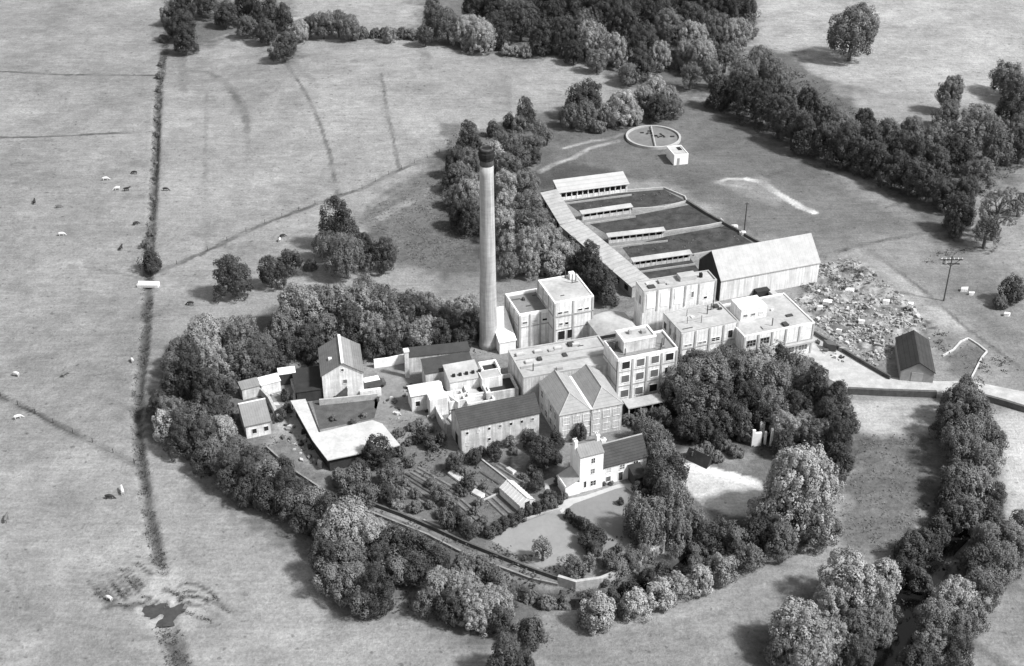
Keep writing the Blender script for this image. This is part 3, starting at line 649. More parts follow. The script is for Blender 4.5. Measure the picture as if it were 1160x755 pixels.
bed_shed((660,242), (715,234), 2.1, 1.1, .12, 8, 'narrow open shed between the first and second filter beds', 'concrete')
bed_shed((690,268), (752,261), 2.1, 1.1, .12, 9, 'narrow open shed between the second and third filter beds', 'concrete')
bed_shed((718,296), (782,287), 2.1, 1.1, .12, 11, 'narrow open shed nearest the works with close set posts', 'concrete')
for nm, pts in (('first', [(709,217),(752,214)]), ('second', [(716,238),(752,236),(778,229),(776,224),(752,214)]), ('third', [(752,264),(800,257),(820,253),(816,249)]), ('fourth', [(786,290),(830,282),(861,278)])):
    walls('low_wall', f'pale low concrete wall, the {nm} counted from the far end of the filter beds', pts, .5, .35, 'concrete', group='walls between the filter beds')
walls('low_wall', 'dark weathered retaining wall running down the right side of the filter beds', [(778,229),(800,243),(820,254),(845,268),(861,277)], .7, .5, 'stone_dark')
# settling tank with its pump house
x0, y0 = at((740, 157))
t = thing('settling_tank', 'round settling tank with pale rim lying in the grass beyond the beds', 'tank', (x0, y0))
MB().lathe([(8.2,0),(8.2,.8),(7.6,.8),(7.6,.1)], 64).build('rim', 'concrete', t); MB().prism([(7.6*cos(k*pi/24),7.6*sin(k*pi/24)) for k in range(48)], .12, .3).build('sludge', 'bed_grey', t)
for k in range(18):
    a = random.uniform(-.2, 2.4); r = random.uniform(1, 6.6); x, y = r*cos(a)*.9+.6, r*sin(a)*.8; s = random.uniform(.25, .6); MB().box(x-s, x+s, y-s*.6, y+s*.6, .25, .5).build('floating_scum', 'tar', t)
MB().box(-.15, .15, -7.6, 7.6, .75, .95).build('scraper_arm', 'concrete', t)
f = Fr((766,175.5), (781,173), 3.2, 12); f = Fr((764,176), (781,173), 3.2, 14); W = 4.3; f.w = W
t = flat_block(f, 6.3, 3.2, 'pump_house', 'small white flat roofed pump house beside the round tank', 'pump house', 'whitewash', 'flatroof', .25, .2, 'whitewash')
MB().box(2.4, 3.6, 3.2, 5.4, 2.95, 3.05).build('hatch', 'void', t); MB().box(.9, 1.7, -.04, -.002, .1, 2.1).build('door', 'wood_pale', t)
# ------------------------------------------------------------------ old works cluster left of the office
f = Fr((522.6,486), (609.5,465), 6, 20); W = f.w; D = 6.6
t = pitched(f, D, 6, 8.4, 'x', 'long_workshop', 'long two storey workshop with dark slate roof and rows of small square windows', 'workshop', 'offwhite', 'slate_dark')
for k in range(7): win(t, 'front', W, D, .9+2.3*k, 4.3, .55, .6, 'offwhite')
for k in (0, 1, 3): win(t, 'front', W, D, .9+4.6*k, 1.7, .55, .6, 'offwhite')
win(t, 'left', W, D, 2.6, 0.1, 1.7, 2.6, 'concrete_dirty', 'void', 'archway', sub='opening')
f = Fr((482,424), (534,411), 4.2, 16); W = f.w
mono(f, 3.8, 4.2, 5.4, 'boiler_shed', 'dark roofed shed with pale end wall behind the old works yard, nearer of two', 'shed', 'offwhite', 'darkroof')
f = Fr((463,405), (531,396), 4.0, 11); W = f.w
mono(f, 2.8, 4.0, 4.5, 'back_shed', 'long low shed with dark flat roof backing onto the tree belt by the chimney', 'shed', 'offwhite', 'darkroof')
x, y = at((461.5, 427))
t = thing('small_stack', 'slim pale square brick stack at left corner of the old works', 'chimney', (x, y), R(15))
MB().box(-.45, .45, -.45, .45, 0, 6.6).build('shaft', 'offwhite', t); MB().box(-.6, .6, -.6, .6, 6.6, 7.0).build('cap', 'white', t)
walls('yard_wall', 'white wall running left from the slim stack toward the stone house', [(424,417),(440,415),(458,411)], 2.2, .4, 'whitewash')
f = Fr((510,434), (544,426), 4.6, 18); W = f.w; D = f.px((492,421), 4.6)[1]
t = mono(f, max(D,2.5), 4.6, 5.6, 'filter_house', 'pale roofed filter house with a line of small dark vents', 'outbuilding', 'white', 'concrete')
m = MB()
for k in range(5): m.box(.9+1.4*k, 1.5+1.4*k, 1.2, 1.7, 4.9, 5.6)
m.build('roof_vent', 'void', t)
f = Fr((466,447), (499,437), 4.4, 17); W = f.w
t = pitched(f, 3.6, 4.0, 4.9, 'x', 'wash_house', 'white roofed low wash house at left end of the old works beside the yard', 'outbuilding', 'white', 'whitewash')
win(t, 'front', W, 3.6, .8, 1.2, .9, 1.2, 'white', 'void'); win(t, 'front', W, 3.6, 3.4, 1.2, .9, 1.4, 'white', 'void')
f = Fr((487,454), (507,449), 4.2, 17); W = f.w
t = flat_block(f, 2.6, 4.2, 'privy_block', 'tiny white flat roofed block between the white wash house and the concrete tanks', 'outbuilding', 'white', 'whitewash', .15, .18)
walls('pillar_wall', 'pale broken wall with buttresses along the front of the old works yard', [(466,452),(470,462),(493,466),(497,478),(505,492)], 2.6, .5, 'offwhite')
# square tanks
def tank(A, B, z, D, label, fill='tar', wall='offwhite'):
    f = Fr(A, B, z, 16); W = f.w; t = f.thing('concrete_tank', label, 'tank', 'concrete tanks in the old works')
    MB().box(0,W,0,.35,0,z).box(0,W,D-.35,D,0,z).box(0,.35,.35,D-.35,0,z).box(W-.35,W,.35,D-.35,0,z).build('wall', wall, t)
    MB().box(.35, W-.35, .35, D-.35, 0, z-.9).build('fill', fill, t); return t
tank((551,446), (586,437), 3.6, 6.0, 'dark square tank beside the office roof', 'tar')
tank((547,421), (565,414), 5.0, 3.8, 'dark tank with pale parapet at the foot of the tall chimney', 'tar', 'whitewash')
t = tank((530,448), (554,440), 3.2, 4.4, 'pale covered tank with one round black hatch in the middle', 'concrete', 'white')
MB().lathe([(.75,2.3),(.75,2.5)], 16, (3.4,2.6)).build('hatch', 'soot', t)
t = tank((530,458), (560,451), 2.8, 2.6, 'low pale tank directly behind the dark slate roof of the workshop', 'concrete', 'white')
MB().lathe([(.55,1.9),(.55,2.1)], 16, (4.1,1.3)).build('hatch', 'soot', t)
tank((509,456), (527,451), 3.0, 4.0, 'small pale tank left of the tank with the round hatch', 'concrete', 'white')
f = Fr((546,430), (568,424), 5.2, 17); W = f.w
flat_block(f, 3.2, 5.2, 'pump_house', 'pale box shaped pump house between the dark tanks', 'outbuilding', 'white', 'concrete', .15, .15)
for lab, p in (('short pale wall stub beside the small tank', [(507,460),(520,470)]), ('short pale wall between the tanks and the dark slate roof', [(515,463),(530,459)])):
    walls('wall_stub', lab, p, 3.2, .4, 'white')
# the steep side wall in shadow between cluster and hall
# ------------------------------------------------------------------ stone house and far left cottages
f = Fr((364.5,426), (411,422), 6.2, 10); W = f.w; D = 10.6
t = pitched(f, D, 6.2, 8.8, 'y', 'stone_house', 'tall pale stone house, slate roof painted lighter sunward, white ridge near the tree belt', 'house', 'white', 'slate_x', .52)
MB().add([(W*.52+.02, -.27, 8.8+.26),(W+.27, -.27, 6.2+.0),(W+.27, D+.27, 6.2+.0),(W*.52+.02, D+.27, 8.8+.26)], [(0,1,2,3)]).build('sun_toned_slope', 'slate_light', t)  # sunlit side of the roof painted as a lighter slate
MB().box(W*.52-.28, W*.52+.28, -.3, D+.3, 8.98, 9.2).build('ridge_capping', 'lead', t)
win(t, 'front', W, D, 4.1, 6.9, .5, .5, 'white', 'void'); win(t, 'front', W, D, 4.3, 3.8, .8, .9, 'white'); win(t, 'front', W, D, 4.3, 1.6, .8, .9, 'white')
win(t, 'right', W, D, 2, 3, .9, 1.1, 'white'); win(t, 'right', W, D, 6, 3, .9, 1.1, 'white')
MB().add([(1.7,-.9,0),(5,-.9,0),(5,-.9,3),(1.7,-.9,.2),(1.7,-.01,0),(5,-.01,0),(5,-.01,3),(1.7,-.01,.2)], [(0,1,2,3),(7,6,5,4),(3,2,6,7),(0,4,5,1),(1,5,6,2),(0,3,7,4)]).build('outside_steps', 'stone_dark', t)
MB().box(1.7, 2.4, 3.6, 4.4, 7.4, 7.85).build('skylight', 'white', t)
f = Fr((278,483), (304.5,474), 3.2, 21); W = f.w
t = pitched(f, 7.4, 3.2, 5.4, 'x', 'cottage', 'low cottage with light grey roof at far left corner of the works', 'cottage', 'white', 'slate_light', .62)
MB().box(-.3, W+.3, 4.5, 4.8, 5.6, 5.72).build('ridge_capping', 'lead', t); win(t, 'front', W, 7.4, 1.2, 1.0, .9, 1.1, 'white'); win(t, 'front', W, 7.4, 3.6, 1.0, .9, 1.1, 'white')
f = Fr((336,447), (360,443), 2.2, 14); W = 5.6; f.w = W
mono(f, 8.5, 2.6, 2.8, 'cart_shed', 'black roofed low cart shed against left side of the tall stone house', 'shed', 'wood', 'tar')
f = Fr((316,425), (334,421), 2.8, 14)
t = mono(f, 2.2, 2.8, 2.9, 'open_store', 'small open store with white roof behind the dark inner yard', 'shed', 'wood', 'whitewash')
f = Fr((296,437), (315,427.5), 2.6, 26)
mono(f, 2.4, 2.6, 2.9, 'hen_house', 'low whitewashed outhouse stepping up behind the left cottage', 'outbuilding', 'white', 'whitewash')
f = Fr((274,442), (293,434), 2.6, 26)
mono(f, 2.4, 2.6, 3.0, 'outhouse', 'grey roofed outhouse at back of the left cottage', 'outbuilding', 'offwhite', 'slate_light')
walls('yard_wall', 'ragged pale wall between left cottage and the dark inner yard', [(296,447),(306,458),(312,470),(316,478)], 1.8, .6, 'stone')
walls('yard_wall', 'pale wall at the head of the dark inner yard beside the cart shed', [(331,437),(336,448),(334,455)], 1.8, .5, 'stone')
sheet('inner_yard', W_([(312,432),(330,432),(334,456),(326,480),(316,476),(308,450)]), .02, 'yard')
t = poly_block([(329,454),(346,452),(361,490),(422,476),(433,480),(453,504),(436,509),(411,513),(371,521.5),(354,499)], 3.3, 'depot', 'low L-shaped depot with broad bare white flat roof wrapping a dark court', 'depot', 'wood', 'white_felt', .22, .5)  # near-black walls carry the shade below the roof edge in their colour
walls('court_wall', 'pale wall along the back of the dark court facing the tall stone house', [(362,459),(392,456),(428,452)], 1.4, .4, 'stone')
walls('court_wall', 'low pale wall at foot of the tall stone house', [(408,450),(432,447)], 1.6, .8, 'white')
for p, h, lab in (((362,450),2.2,'short white post at left foot of the stone house'), ((425,436),1.6,'small white roofed bin right of the stone house')):
    x, y = at(p); o = MB().box(-.5,.5,-.4,.4,0,h).box(-.6,.6,-.5,.5,h,h+.12).build('white_bin', 'whitewash'); o.location = (x,y,0); o.rotation_euler.z = R(15); tag(o, lab, 'bin')
x, y = at((424,438)); t = thing('parked_van', 'white roofed dark van parked right of the tall stone house', 'van', (x, y), R(20))
MB().ext([(-2.4,.35),(2.3,.35),(2.4,1.1),(1.7,1.25),(1.2,2.0),(-2.3,2.0),(-2.4,1.0)], -.9, .9, 'y').build('body', 'iron', t)
MB().box(-2.25, 1.15, -.85, .85, 2.003, 2.12).build('roof', 'whitewash', t)
for sx in (-1.5, 1.5):
    for sy in (-.92, .92): MB().tube((sx, sy-.09, .36), (sx, sy+.09, .36), .36, .36, 14).build('wheel', 'soot', t)
MB().add([(1.72,-.8,1.27),(1.72,.8,1.27),(1.24,.8,1.95),(1.24,-.8,1.95)], [(0,1,2,3)]).build('windscreen', 'glass', t)
# ------------------------------------------------------------------ white house with cottage
f = Fr((657.5,519.4), (684,513), 8.3, 21.5); W = f.w; D = 4.6
t = pitched(f, D, 8.3, 9.6, 'x', 'white_house', 'tall narrow bright white three storey house at the head of the lawns', 'house', 'whitewash', 'slate_light', .5, .12)
for z, w_ in ((1.0, 1.1), (3.9, .75), (6.4, .75)): win(t, 'front', W, D, 2.3, z, w_, 1.15, 'whitewash', bars=1, proud=.04)
win(t, 'front', W, D, .9, 1.0, .5, 1.5, 'whitewash') 
chimney_stack(t, -.1, D*.5, 7.5, 11.0, .55, 1.0, 'whitewash', pots=2); chimney_stack(t, W-.25, D*.55, 8.6, 11.0, .55, 1.0, 'whitewash', pots=2)
t3 = MB().ext([(-.2,0),(3.6,0),(3.6,2.5),(-.2,2.5)], -3.0, -.01, 'x').build('lean_to', 'whitewash', t)
MB().add([(-3.2,-.4,2.2),(-.01,-.4,3.6),(-.01,3.9,3.6),(-3.2,3.9,2.2),(-3.2,-.4,2.34),(-.01,-.4,3.74),(-.01,3.9,3.74),(-3.2,3.9,2.34)], [(3,2,1,0),(4,5,6,7),(0,1,5,4),(1,2,6,5),(2,3,7,6),(3,0,4,7)]).build('lean_to_roof', 'flatroof', t3)
g = Fr((686,525.5), (735,509), 4.4, 22.5); g.w = 9.6; Wg = g.w
g.o = f.world(W+.05, .5); g.ang = R(22.5)
t = pitched(g, 5.6, 4.4, 7.4, 'x', 'cottage', 'long cottage with dark mossy slate roof joined to right side of the tall white house', 'cottage', 'whitewash', 'slate_dark', .5)
MB().box(-.2, Wg+.2, 2.65, 2.95, 7.62, 7.74).build('ridge_tiles', 'concrete_dirty', t)
for k in range(3): win(t, 'front', Wg, 5.6, .9+2.9*k, 2.7, 1.0, 1.1, 'whitewash', bars=1)
for k in (0, 2): win(t, 'front', Wg, 5.6, .9+2.9*k, .6, 1.0, 1.2, 'whitewash')
win(t, 'front', Wg, 5.6, 3.6, .1, .9, 2.0, 'whitewash', 'wood', 'door', sub='door_panel'); chimney_stack(t, 2.0, 3.9, 6.4, 7.9, .9, .6, 'whitewash', pots=1)
h = Fr((712,545), (726,541), 2.5, 22)
h.o = g.world(Wg-4.0, -3.2); h.ang = R(22.5); h.w = 2.4
t = mono(h, 3.0, 2.2, 3.2, 'wood_shed', 'dark little wood shed in front of the mossy roofed cottage', 'shed', 'wood', 'tar')
sheet('path', W_([(634,578),(640,566),(662,562),(700,549),(716,548),(729,562),(722,563),(708,552),(698,554),(650,571),(636,582)]), .04, 'path')
sheet('garden_path', W_([(616,545),(626,541),(634,545),(622,550),(623,556),(632,568),(640,573),(634,577),(618,558)]), .035, 'path')
# ------------------------------------------------------------------ gardens
f = Fr((590,576), (602,568), 1.6, None); W = 3.0
a, b = at((566,556), 1), at((588,576), 1); an = atan2(b[1]-a[1], b[0]-a[0]); L = hypot(b[0]-a[0], b[1]-a[1])+.3
t = thing('greenhouse', 'pale glazed greenhouse standing in the kitchen garden left of the white house', 'greenhouse', (a[0], a[1]), an)
MB().box(0, L, 0, 3.4, 0, .9).build('brick_base', 'whitewash', t)
MB().ext([(0,.9),(3.4,.9),(3.4,1.7),(1.7,2.8),(0,1.7)], .06, L-.06, 'x').build('glazing', M('dusty limewashed glass', .6, .1, 1, .35, 0), t)
m = MB()
for k in range(9):
    x = L*k/8-.04
    m.ext([(-.05,.9),(.0,.9),(0,1.72),(1.7,2.82),(3.4,1.72),(3.4,.9),(3.46,.9),(3.46,1.76),(1.7,2.9),(-.05,1.76)], x, x+.08, 'x')
m.box(-.05, L+.05, 1.64, 1.76, 2.8, 2.93); m.build('glazing_bars', 'white', t)
MB().box(L+.004, L+.05, 1.2, 2.2, .1, 2.0).build('door', 'glass', t)
def bed_strip(pA, pB, w, mat, label, h=.25):
    a, b = at(pA), at(pB); an = atan2(b[1]-a[1], b[0]-a[0]); L = hypot(b[0]-a[0], b[1]-a[1])
    m = MB(); n = max(1, int(w/.8))
    for k in range(n):
        y = -w/2+w*(k+.5)/n; m.ext([(y-.36,.0),(y+.36,0),(y+.2,h),(y-.2,h)], 0, L, 'x')
    o = m.build('vegetable_bed', mat); o.location = (a[0], a[1], .02); o.rotation_euler.z = an; return tag(o, label, 'garden bed', 'vegetable beds in the walled gardens')
for k, (A, B, w, mt, lab) in enumerate([((448,545),(495,575),2.6,'crop','leafy rows beside the wall path, leftmost of the vegetable beds'), ((458,538),(503,566),1.6,'soil','narrow dark dug strip next to the leftmost leafy rows'),
     ((470,533),(520,562),3.0,'crop','broad leafy bed between the dark dug strip and the white cold frame'), ((520,568),(545,590),2.4,'crop','short leafy bed below the white cold frame'),
     ((535,548),(556,563),1.6,'crop','small leafy bed just left of the greenhouse'), ((546,536),(566,549),1.2,'soil','short dark dug strip above the greenhouse'),
     ((562,528),(600,552),3.0,'crop','broad leafy bed above and right of the greenhouse'), ((556,566),(575,584),2.4,'crop','leafy bed below left of the greenhouse')]):
    bed_strip(A, B, w, mt, lab)
def cold_frame(pA, pB, w, lab):
    a, b = at(pA), at(pB); an = atan2(b[1]-a[1], b[0]-a[0]); L = hypot(b[0]-a[0], b[1]-a[1])
    t = thing('cold_frame', lab, 'cold frame', (a[0], a[1]), an); MB().ext([(0,0),(w,0),(w,.75),(0,.5)], 0, L, 'x').build('frame', 'white', t)
    MB().ext([(.06,.52),(w-.06,.765),(w-.06,.79),(.06,.55)], .08, L-.08, 'x').build('light', 'glass_pale', t)
cold_frame((507,538), (521,548), 1.2, 'long white cold frame lying among the vegetable beds')
cold_frame((534,560), (545,566), 1.1, 'small white cold frame just left of the greenhouse')
cold_frame((585,536), (577,531), 1.0, 'tiny white frame on the bed above the greenhouse')
for lab, p in (('low pale edging wall of the garden path running to the greenhouse', [(544,520),(562,534),(580,548)]), ('pale kerb beside the greenhouse end', [(536,556),(547,568),(564,560)]),
               ('pale wall along upper edge of the lower lawn', [(549,608),(580,594),(612,583),(636,577)]), ('pale kerb at the left garden corner', [(480,590),(500,598),(520,592)])):
    walls('garden_kerb', lab, p, .3, .3, 'concrete')
# double walled leat path
walls('leat_wall', 'outer pale coping wall of the walled path dropping past the gardens', [(302,508),(330,533),(362,554),(382,563),(420,582),(450,594),(485,608),(520,626),(560,642),(600,657),(632,664)], 0.6, .35, 'coping')
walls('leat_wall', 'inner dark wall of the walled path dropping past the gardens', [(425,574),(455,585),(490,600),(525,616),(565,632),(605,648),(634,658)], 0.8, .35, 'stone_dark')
sheet('walled_path', W_([(420,577),(455,590),(490,604),(525,621),(565,637),(605,653),(632,661),(630,665),(600,659),(560,644),(520,628),(485,611),(450,597),(418,584)]), .03, 'earth')
walls('garden_wall', 'pale rendered river wall curving round below the lower lawn', [(632,662),(652,668),(680,664),(702,655)], 2.0, .6, 'stone')
walls('garden_wall', 'ivy-dark river wall rising right below the lower lawn', [(703,654.5),(722,643),(738,632),(750,626)], 2.2, .7, 'stone')
x, y = at((749,625)); o = MB().box(-.5,.5,-.5,.5,-.5,2.8).box(-.6,.6,-.6,.6,2.8,3.0).build('gate_pier', 'white'); o.location = (x,y,0); tag(o, 'white square pier ending the river wall under the willow', 'pier')
# gardens right of the cottage : pale ruined folly walls seen among the trees
for p, w_, h, lab in (((856,505),1.9,3.2,'broad white wall fragment standing among dark trees beside the pale yard'), ((862,495),1.0,3.6,'narrower white wall fragment just behind the broad one'),
                      ((866,503),.4,3.0,'thin white post between wall fragment and dark trees'), ((873,505),.45,4.2,'tall thin white post right of the wall fragments'), ((877,512),.6,2.4,'short white post lowest beside the wall fragments')):
    x, y = at(p); m = MB().box(-w_/2, w_/2, -.25, .25, -.2, h); 
    if w_ > 1.5: m.box(-w_/2, -w_/2+.6, -.25, .25, h, h+.7)
    o = m.build('wall_fragment', 'whitewash'); o.location = (x, y, 0); o.rotation_euler.z = R(8); tag(o, lab, 'wall fragment')
x, y = at((776,520)); f = Fr((773,517), (786,524), 1.5, None)
t = thing('boat_shed', 'dark steep little shed with white slope at corner of the pale yard', 'shed', (x, y), R(-40))
MB().ext([(0,0),(2.6,0),(1.3,2.0)], 0, 5.0, 'x').build('wall', 'wood', t)
MB().add([(-.1,2.7,0),(5.1,2.7,0),(5.1,1.3,2.12),(-.1,1.3,2.12)], [(0,1,2,3)]).build('roof_slope', 'whitewash', t); MB().add([(-.1,-.1,0),(5.1,-.1,0),(5.1,1.3,2.12),(-.1,1.3,2.12)], [(3,2,1,0)]).build('roof_slope', 'tar', t)
# ------------------------------------------------------------------ right hand side
walls('retaining_wall', 'dark parapet wall along near side of the chalky road, left stretch', [(960,446),(1000,448),(1060,450)], 1.5, .7, 'stone_dark')  # dark stone colour carries the shade of the wall face
walls('retaining_wall', 'dark parapet wall along near side of the chalky road, right stretch', [(1112,453),(1135,459),(1165,468),(1230,482)], 1.4, .7, 'stone_dark')  # shaded face put into the stone colour, as on the left stretch
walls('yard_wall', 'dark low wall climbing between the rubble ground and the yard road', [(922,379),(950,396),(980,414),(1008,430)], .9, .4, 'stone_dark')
walls('yard_wall', 'pale thick crumbling wall at left edge of the rubble ground', [(873,336),(890,350),(904,362),(914,366)], 1.6, 1.4, 'stone')
f = Fr((1019,431), (1056,432), 0, -9); W = f.w; D = 13
t = pitched(f, 13, 2.6, 4.8, 'y', 'black_shed', 'black tarred shed with pale gable front on the chalky road', 'shed', 'wood_pale', 'corrugated_dark', .5, .2)
MB().box(W/2-1.2, W/2+1.2, -.06, -.003, .05, 2.3).build('door', 'concrete', t)
walls('ruined_wall', 'bright ruined wall running uphill right of the black shed, nearer', [(1068,404),(1080,397),(1088,388),(1097,384)], .35, .35, 'offwhite')
walls('ruined_wall', 'bright ruined wall running uphill right of the black shed, farther', [(1100,430),(1106,418),(1112,406),(1118,399)], .35, .35, 'offwhite')
walls('ruined_wall', 'low dark-topped wall joining tops of the two bright ruined walls', [(1097,384),(1108,391),(1118,399)], .3, .4, 'stone')
def dev_(nt, sc): return math_node(nt, 'ADD', noise(nt, nt.nodes.new('ShaderNodeTexCoord').outputs['Object'], sc), .5)
# rubble: nobody could count it, plus the larger blocks
m = MB(); rtone = []; RP = W_([(905,332),(930,300),(965,290),(1015,330),(1068,375),(1062,385),(1012,388),(1008,424),(960,400),(925,374),(885,345)])
core = [W_([(910,345),(960,335),(1005,360),(1000,410),(960,392),(925,368)]), W_([(1005,340),(1035,348),(1062,372),(1040,376),(1010,372)])]
cnt = 0
while cnt < 6500:
    x = random.uniform(50, 95); y = random.uniform(235, 305)
    X_, Y_ = np.array([x]), np.array([y])
    if not inside(X_, Y_, RP)[0]: continue
    c = any(inside(X_, Y_, q)[0] for q in core)
    if not c and random.random() > .2: continue
    s = random.lognormvariate(-1.65, .7); s = min(s, 1.1); dk = sin(x*.7+y*.3)+sin(x*.35-y*.6+1)+sin(y*1.1+x*.4)
    if dk+random.gauss(0, .7) < -.4: continue
    mound = gz(x, y); hz = s*random.uniform(.2, .55); a = random.random()*pi
    pts = []
    for z in (-.1, hz):
        for q in range(4):
            r = s*random.uniform(.45, .75)*(1 if z < 0 else .85); aa = a+q*pi/2+random.uniform(-.3, .3); pts.append((x+r*cos(aa), y+r*sin(aa), z*random.uniform(.7, 1.2)+mound))
    m.add(pts, [(3,2,1,0),(4,5,6,7),(0,1,5,4),(1,2,6,5),(2,3,7,6),(3,0,4,7)]); cnt += 1; rtone += [random.choice((.25,.45,.7,1,1,1.25,1.4))*random.uniform(.8,1.1)]*8
rm, rnt, rb = new_mat('mixed rubble'); ra = rnt.nodes.new('ShaderNodeAttribute'); ra.attribute_name = 'tone'
rnt.links.new(math_node(rnt, 'MULTIPLY', ra.outputs['Fac'], math_node(rnt, 'MULTIPLY', dev_(rnt, 1.2), .32)), rb.inputs['Base Color']); rb.inputs['Roughness'].default_value = .95
rub = m.build('rubble', rm)
aa_ = rub.data.attributes.new('tone', 'FLOAT', 'POINT'); aa_.data.foreach_set('value', rtone); tag(rub, 'broken pale rubble and dumped waste over the tip ground', 'rubble', None, 'stuff')
BL = [((937,345),2.6,1.0,'long pale slab lying at top of the rubble beside a dark hollow'),((928,352),1.8,1.1,'squared white block on upper left rubble'),((962,330),3.0,.6,'thin pale plank heap across the middle of the tip'),
      ((1003,345),2.0,1.2,'white block at foot of the far rubble heap'),((1030,352),1.6,1.4,'upright white block on the far rubble heap'),((975,368),1.8,.9,'white block in the bright heart of the rubble'),
      ((950,378),1.6,.9,'white block low on the rubble near the dark wall'),((1092,330),2.2,.9,'pale boulder slab lying alone in the right field'),((1100,334),1.6,.7,'smaller pale stone just right of the boulder slab'),((1140,358),1.8,.8,'pale stone beyond the thicket at far right')]
for p, s, h, lab in BL:
    x, y = at(p); pts = []
    for z in (0, h):
        for q in range(4): r = s*.6*random.uniform(.75, 1); aa = q*pi/2+.6+random.uniform(-.2, .2); pts.append((r*cos(aa), r*.6*sin(aa), z*random.uniform(.8, 1.1)))
    o = MB().add(pts, [(3,2,1,0),(4,5,6,7),(0,1,5,4),(1,2,6,5),(2,3,7,6),(3,0,4,7)]).build('stone_block', 'white'); o.location = (x, y, gz(x, y)-.02); tag(o, lab, 'stone block')
# yard clutter
m = MB(); ct = []
for q in ([(455,430),(500,440),(522,470),(500,482),(460,458)], [(425,445),(450,450),(455,475),(430,470)], [(300,470),(345,482),(370,532),(340,522)], [(545,432),(600,432),(600,446),(560,450)], [(650,358),(702,366),(698,385),(650,385)], [(296,428),(336,428),(345,470),(310,482)], [(705,455),(760,452),(765,470),(710,475)], [(725,335),(745,355),(770,378),(755,382),(730,360)], [(350,446),(430,444),(430,452),(355,458)], [(925,385),(960,400),(955,412),(925,400)]):
    Q = W_(q); xs = [p[0] for p in Q]; ys = [p[1] for p in Q]; A = (max(xs)-min(xs))*(max(ys)-min(ys))
    for k in range(int(A*.55)):
        x = random.uniform(min(xs), max(xs)); y = random.uniform(min(ys), max(ys))
        if not inside(np.array([x]), np.array([y]), Q)[0]: continue
        s_ = random.lognormvariate(-1.35, .55); a = random.random()*pi; pts = []
        for z in (-.05, s_*random.uniform(.4, 1.8)):
            for j in range(4): pts.append((x+s_*cos(a+j*pi/2)*(1.5 if j % 2 else .8), y+s_*sin(a+j*pi/2)*(1.5 if j % 2 else .8), z))
        m.add(pts, [(3,2,1,0),(4,5,6,7),(0,1,5,4),(1,2,6,5),(2,3,7,6),(3,0,4,7)]); ct += [random.choice((.1,.15,.3,.8,1.3,1.5))]*8
o = m.build('yard_debris', rm); a_ = o.data.attributes.new('tone', 'FLOAT', 'POINT'); a_.data.foreach_set('value', ct)
tag(o, 'small debris, timber and crates littering the works yards', 'debris', None, 'stuff')
# poles
def pole(p, ptop, lab, kind):
    x, y = at(p); pr = 0; z = 8.0
    for z10 in range(20, 140):
        z = z10/10; yy = 377.5-FPX*((y*sin(PITCH)+(z-CH)*cos(PITCH))/(y*cos(PITCH)-(z-CH)*sin(PITCH)))
        if yy < ptop: break
    t = thing('utility_pole', lab, 'pole', (x, y, gz(x, y)))
    MB().tube((0,0,-.3), (0,0,z), .2, .14, 8).build('shaft', 'bark', t)
    if kind == 'arms':
        MB().box(-2.6, 2.6, -.1, .1, z-1.0, z-.75).box(-2.0, 2.0, -.1, .1, z-2.1, z-1.85).tube((-1.9,0,z-1.0), (0,0,z-2.6), .07).tube((1.9,0,z-1.0), (0,0,z-2.6), .07).build('crossarm', 'wood', t)
        m = MB()
        for k in range(6): m.lathe([(.1,z-.75),(.16,z-.6),(.05,z-.35)], 8, (-2.4+.96*k, 0))
        m.build('insulators', 'white', t); MB().lathe([(.5,z-2.2),(.6,z-1.9),(.6,z-1.1),(.3,z-.9)], 12, (-1.3, .45)).build('transformer', 'concrete_dirty', t)
    else: MB().box(-.6, .6, -.07, .07, z-.5, z-.35).build('crossarm', 'wood', t)
pole((1069,341), 291, 'tall pole with double crossarms in the right hand field', 'arms'); pole((843,263), 230, 'plain pole standing at right corner of the filter beds', 'plain')
for p, lab in (((843,263),'pale concrete block at foot of the plain pole'), ((834,256),'pale stone heap left of the plain pole')):
    x, y = at(p); o = MB().box(-.8,.8,-.5,.5,0,.7).box(-.4,.5,-.9,.2,0,.9).build('stone_heap', 'white'); o.location = (x-.6, y-1.2, 0); tag(o, lab, 'stone heap')
# footbridge over the ditch
x, y = at((168,323)); t = thing('footbridge', 'small white concrete footbridge across the wet ditch', 'footbridge', (x, y, .02), R(-2))
MB().box(-2.6, 2.6, -.7, .7, -.35, .18).build('deck', 'whitewash', t); MB().box(-2.6, 2.6, -.8, -.7, .1, .6).build('side_kerb', 'whitewash', t); MB().box(-2.6, 2.6, .7, .8, .1, .6).build('side_kerb', 'whitewash', t)
# fences
def fence(pts, lab, step=5.0):
    P = W_(pts); x0, y0 = P[0]; t = thing('wire_fence', lab, 'fence', (x0, y0)); m = MB(); wires = MB(); last = None
    for (a, b) in zip(P[:-1], P[1:]):
        L = hypot(b[0]-a[0], b[1]-a[1]); n = max(1, int(L/step))
        for k in range(n+(1 if b == P[-1] else 0)):
            x, y = a[0]+(b[0]-a[0])*k/n-x0, a[1]+(b[1]-a[1])*k/n-y0; z = gz(x+x0, y+y0)
            m.box(x-.05, x+.05, y-.05, y+.05, z-.2, z+1.1)
            if last:
                for h in (.4, .75, 1.1): wires.tube((last[0], last[1], last[2]+h), (x, y, z+h), .012, .012, 3)
            last = (x, y, z)
    m.build('post_row', 'wood', t); wires.build('wires', 'iron', t)
fence([(178,307),(200,297.5),(235,282.5),(300,252.5),(375,221.5),(410,211.5),(440,196.5),(498,172)], 'wire fence on the dark line slanting up from footbridge to chimney trees')
fence([(-20,436),(0,445.5),(60,477.5),(105,501.5),(152,525)], 'wire fence on the dark line slanting down the left pasture')
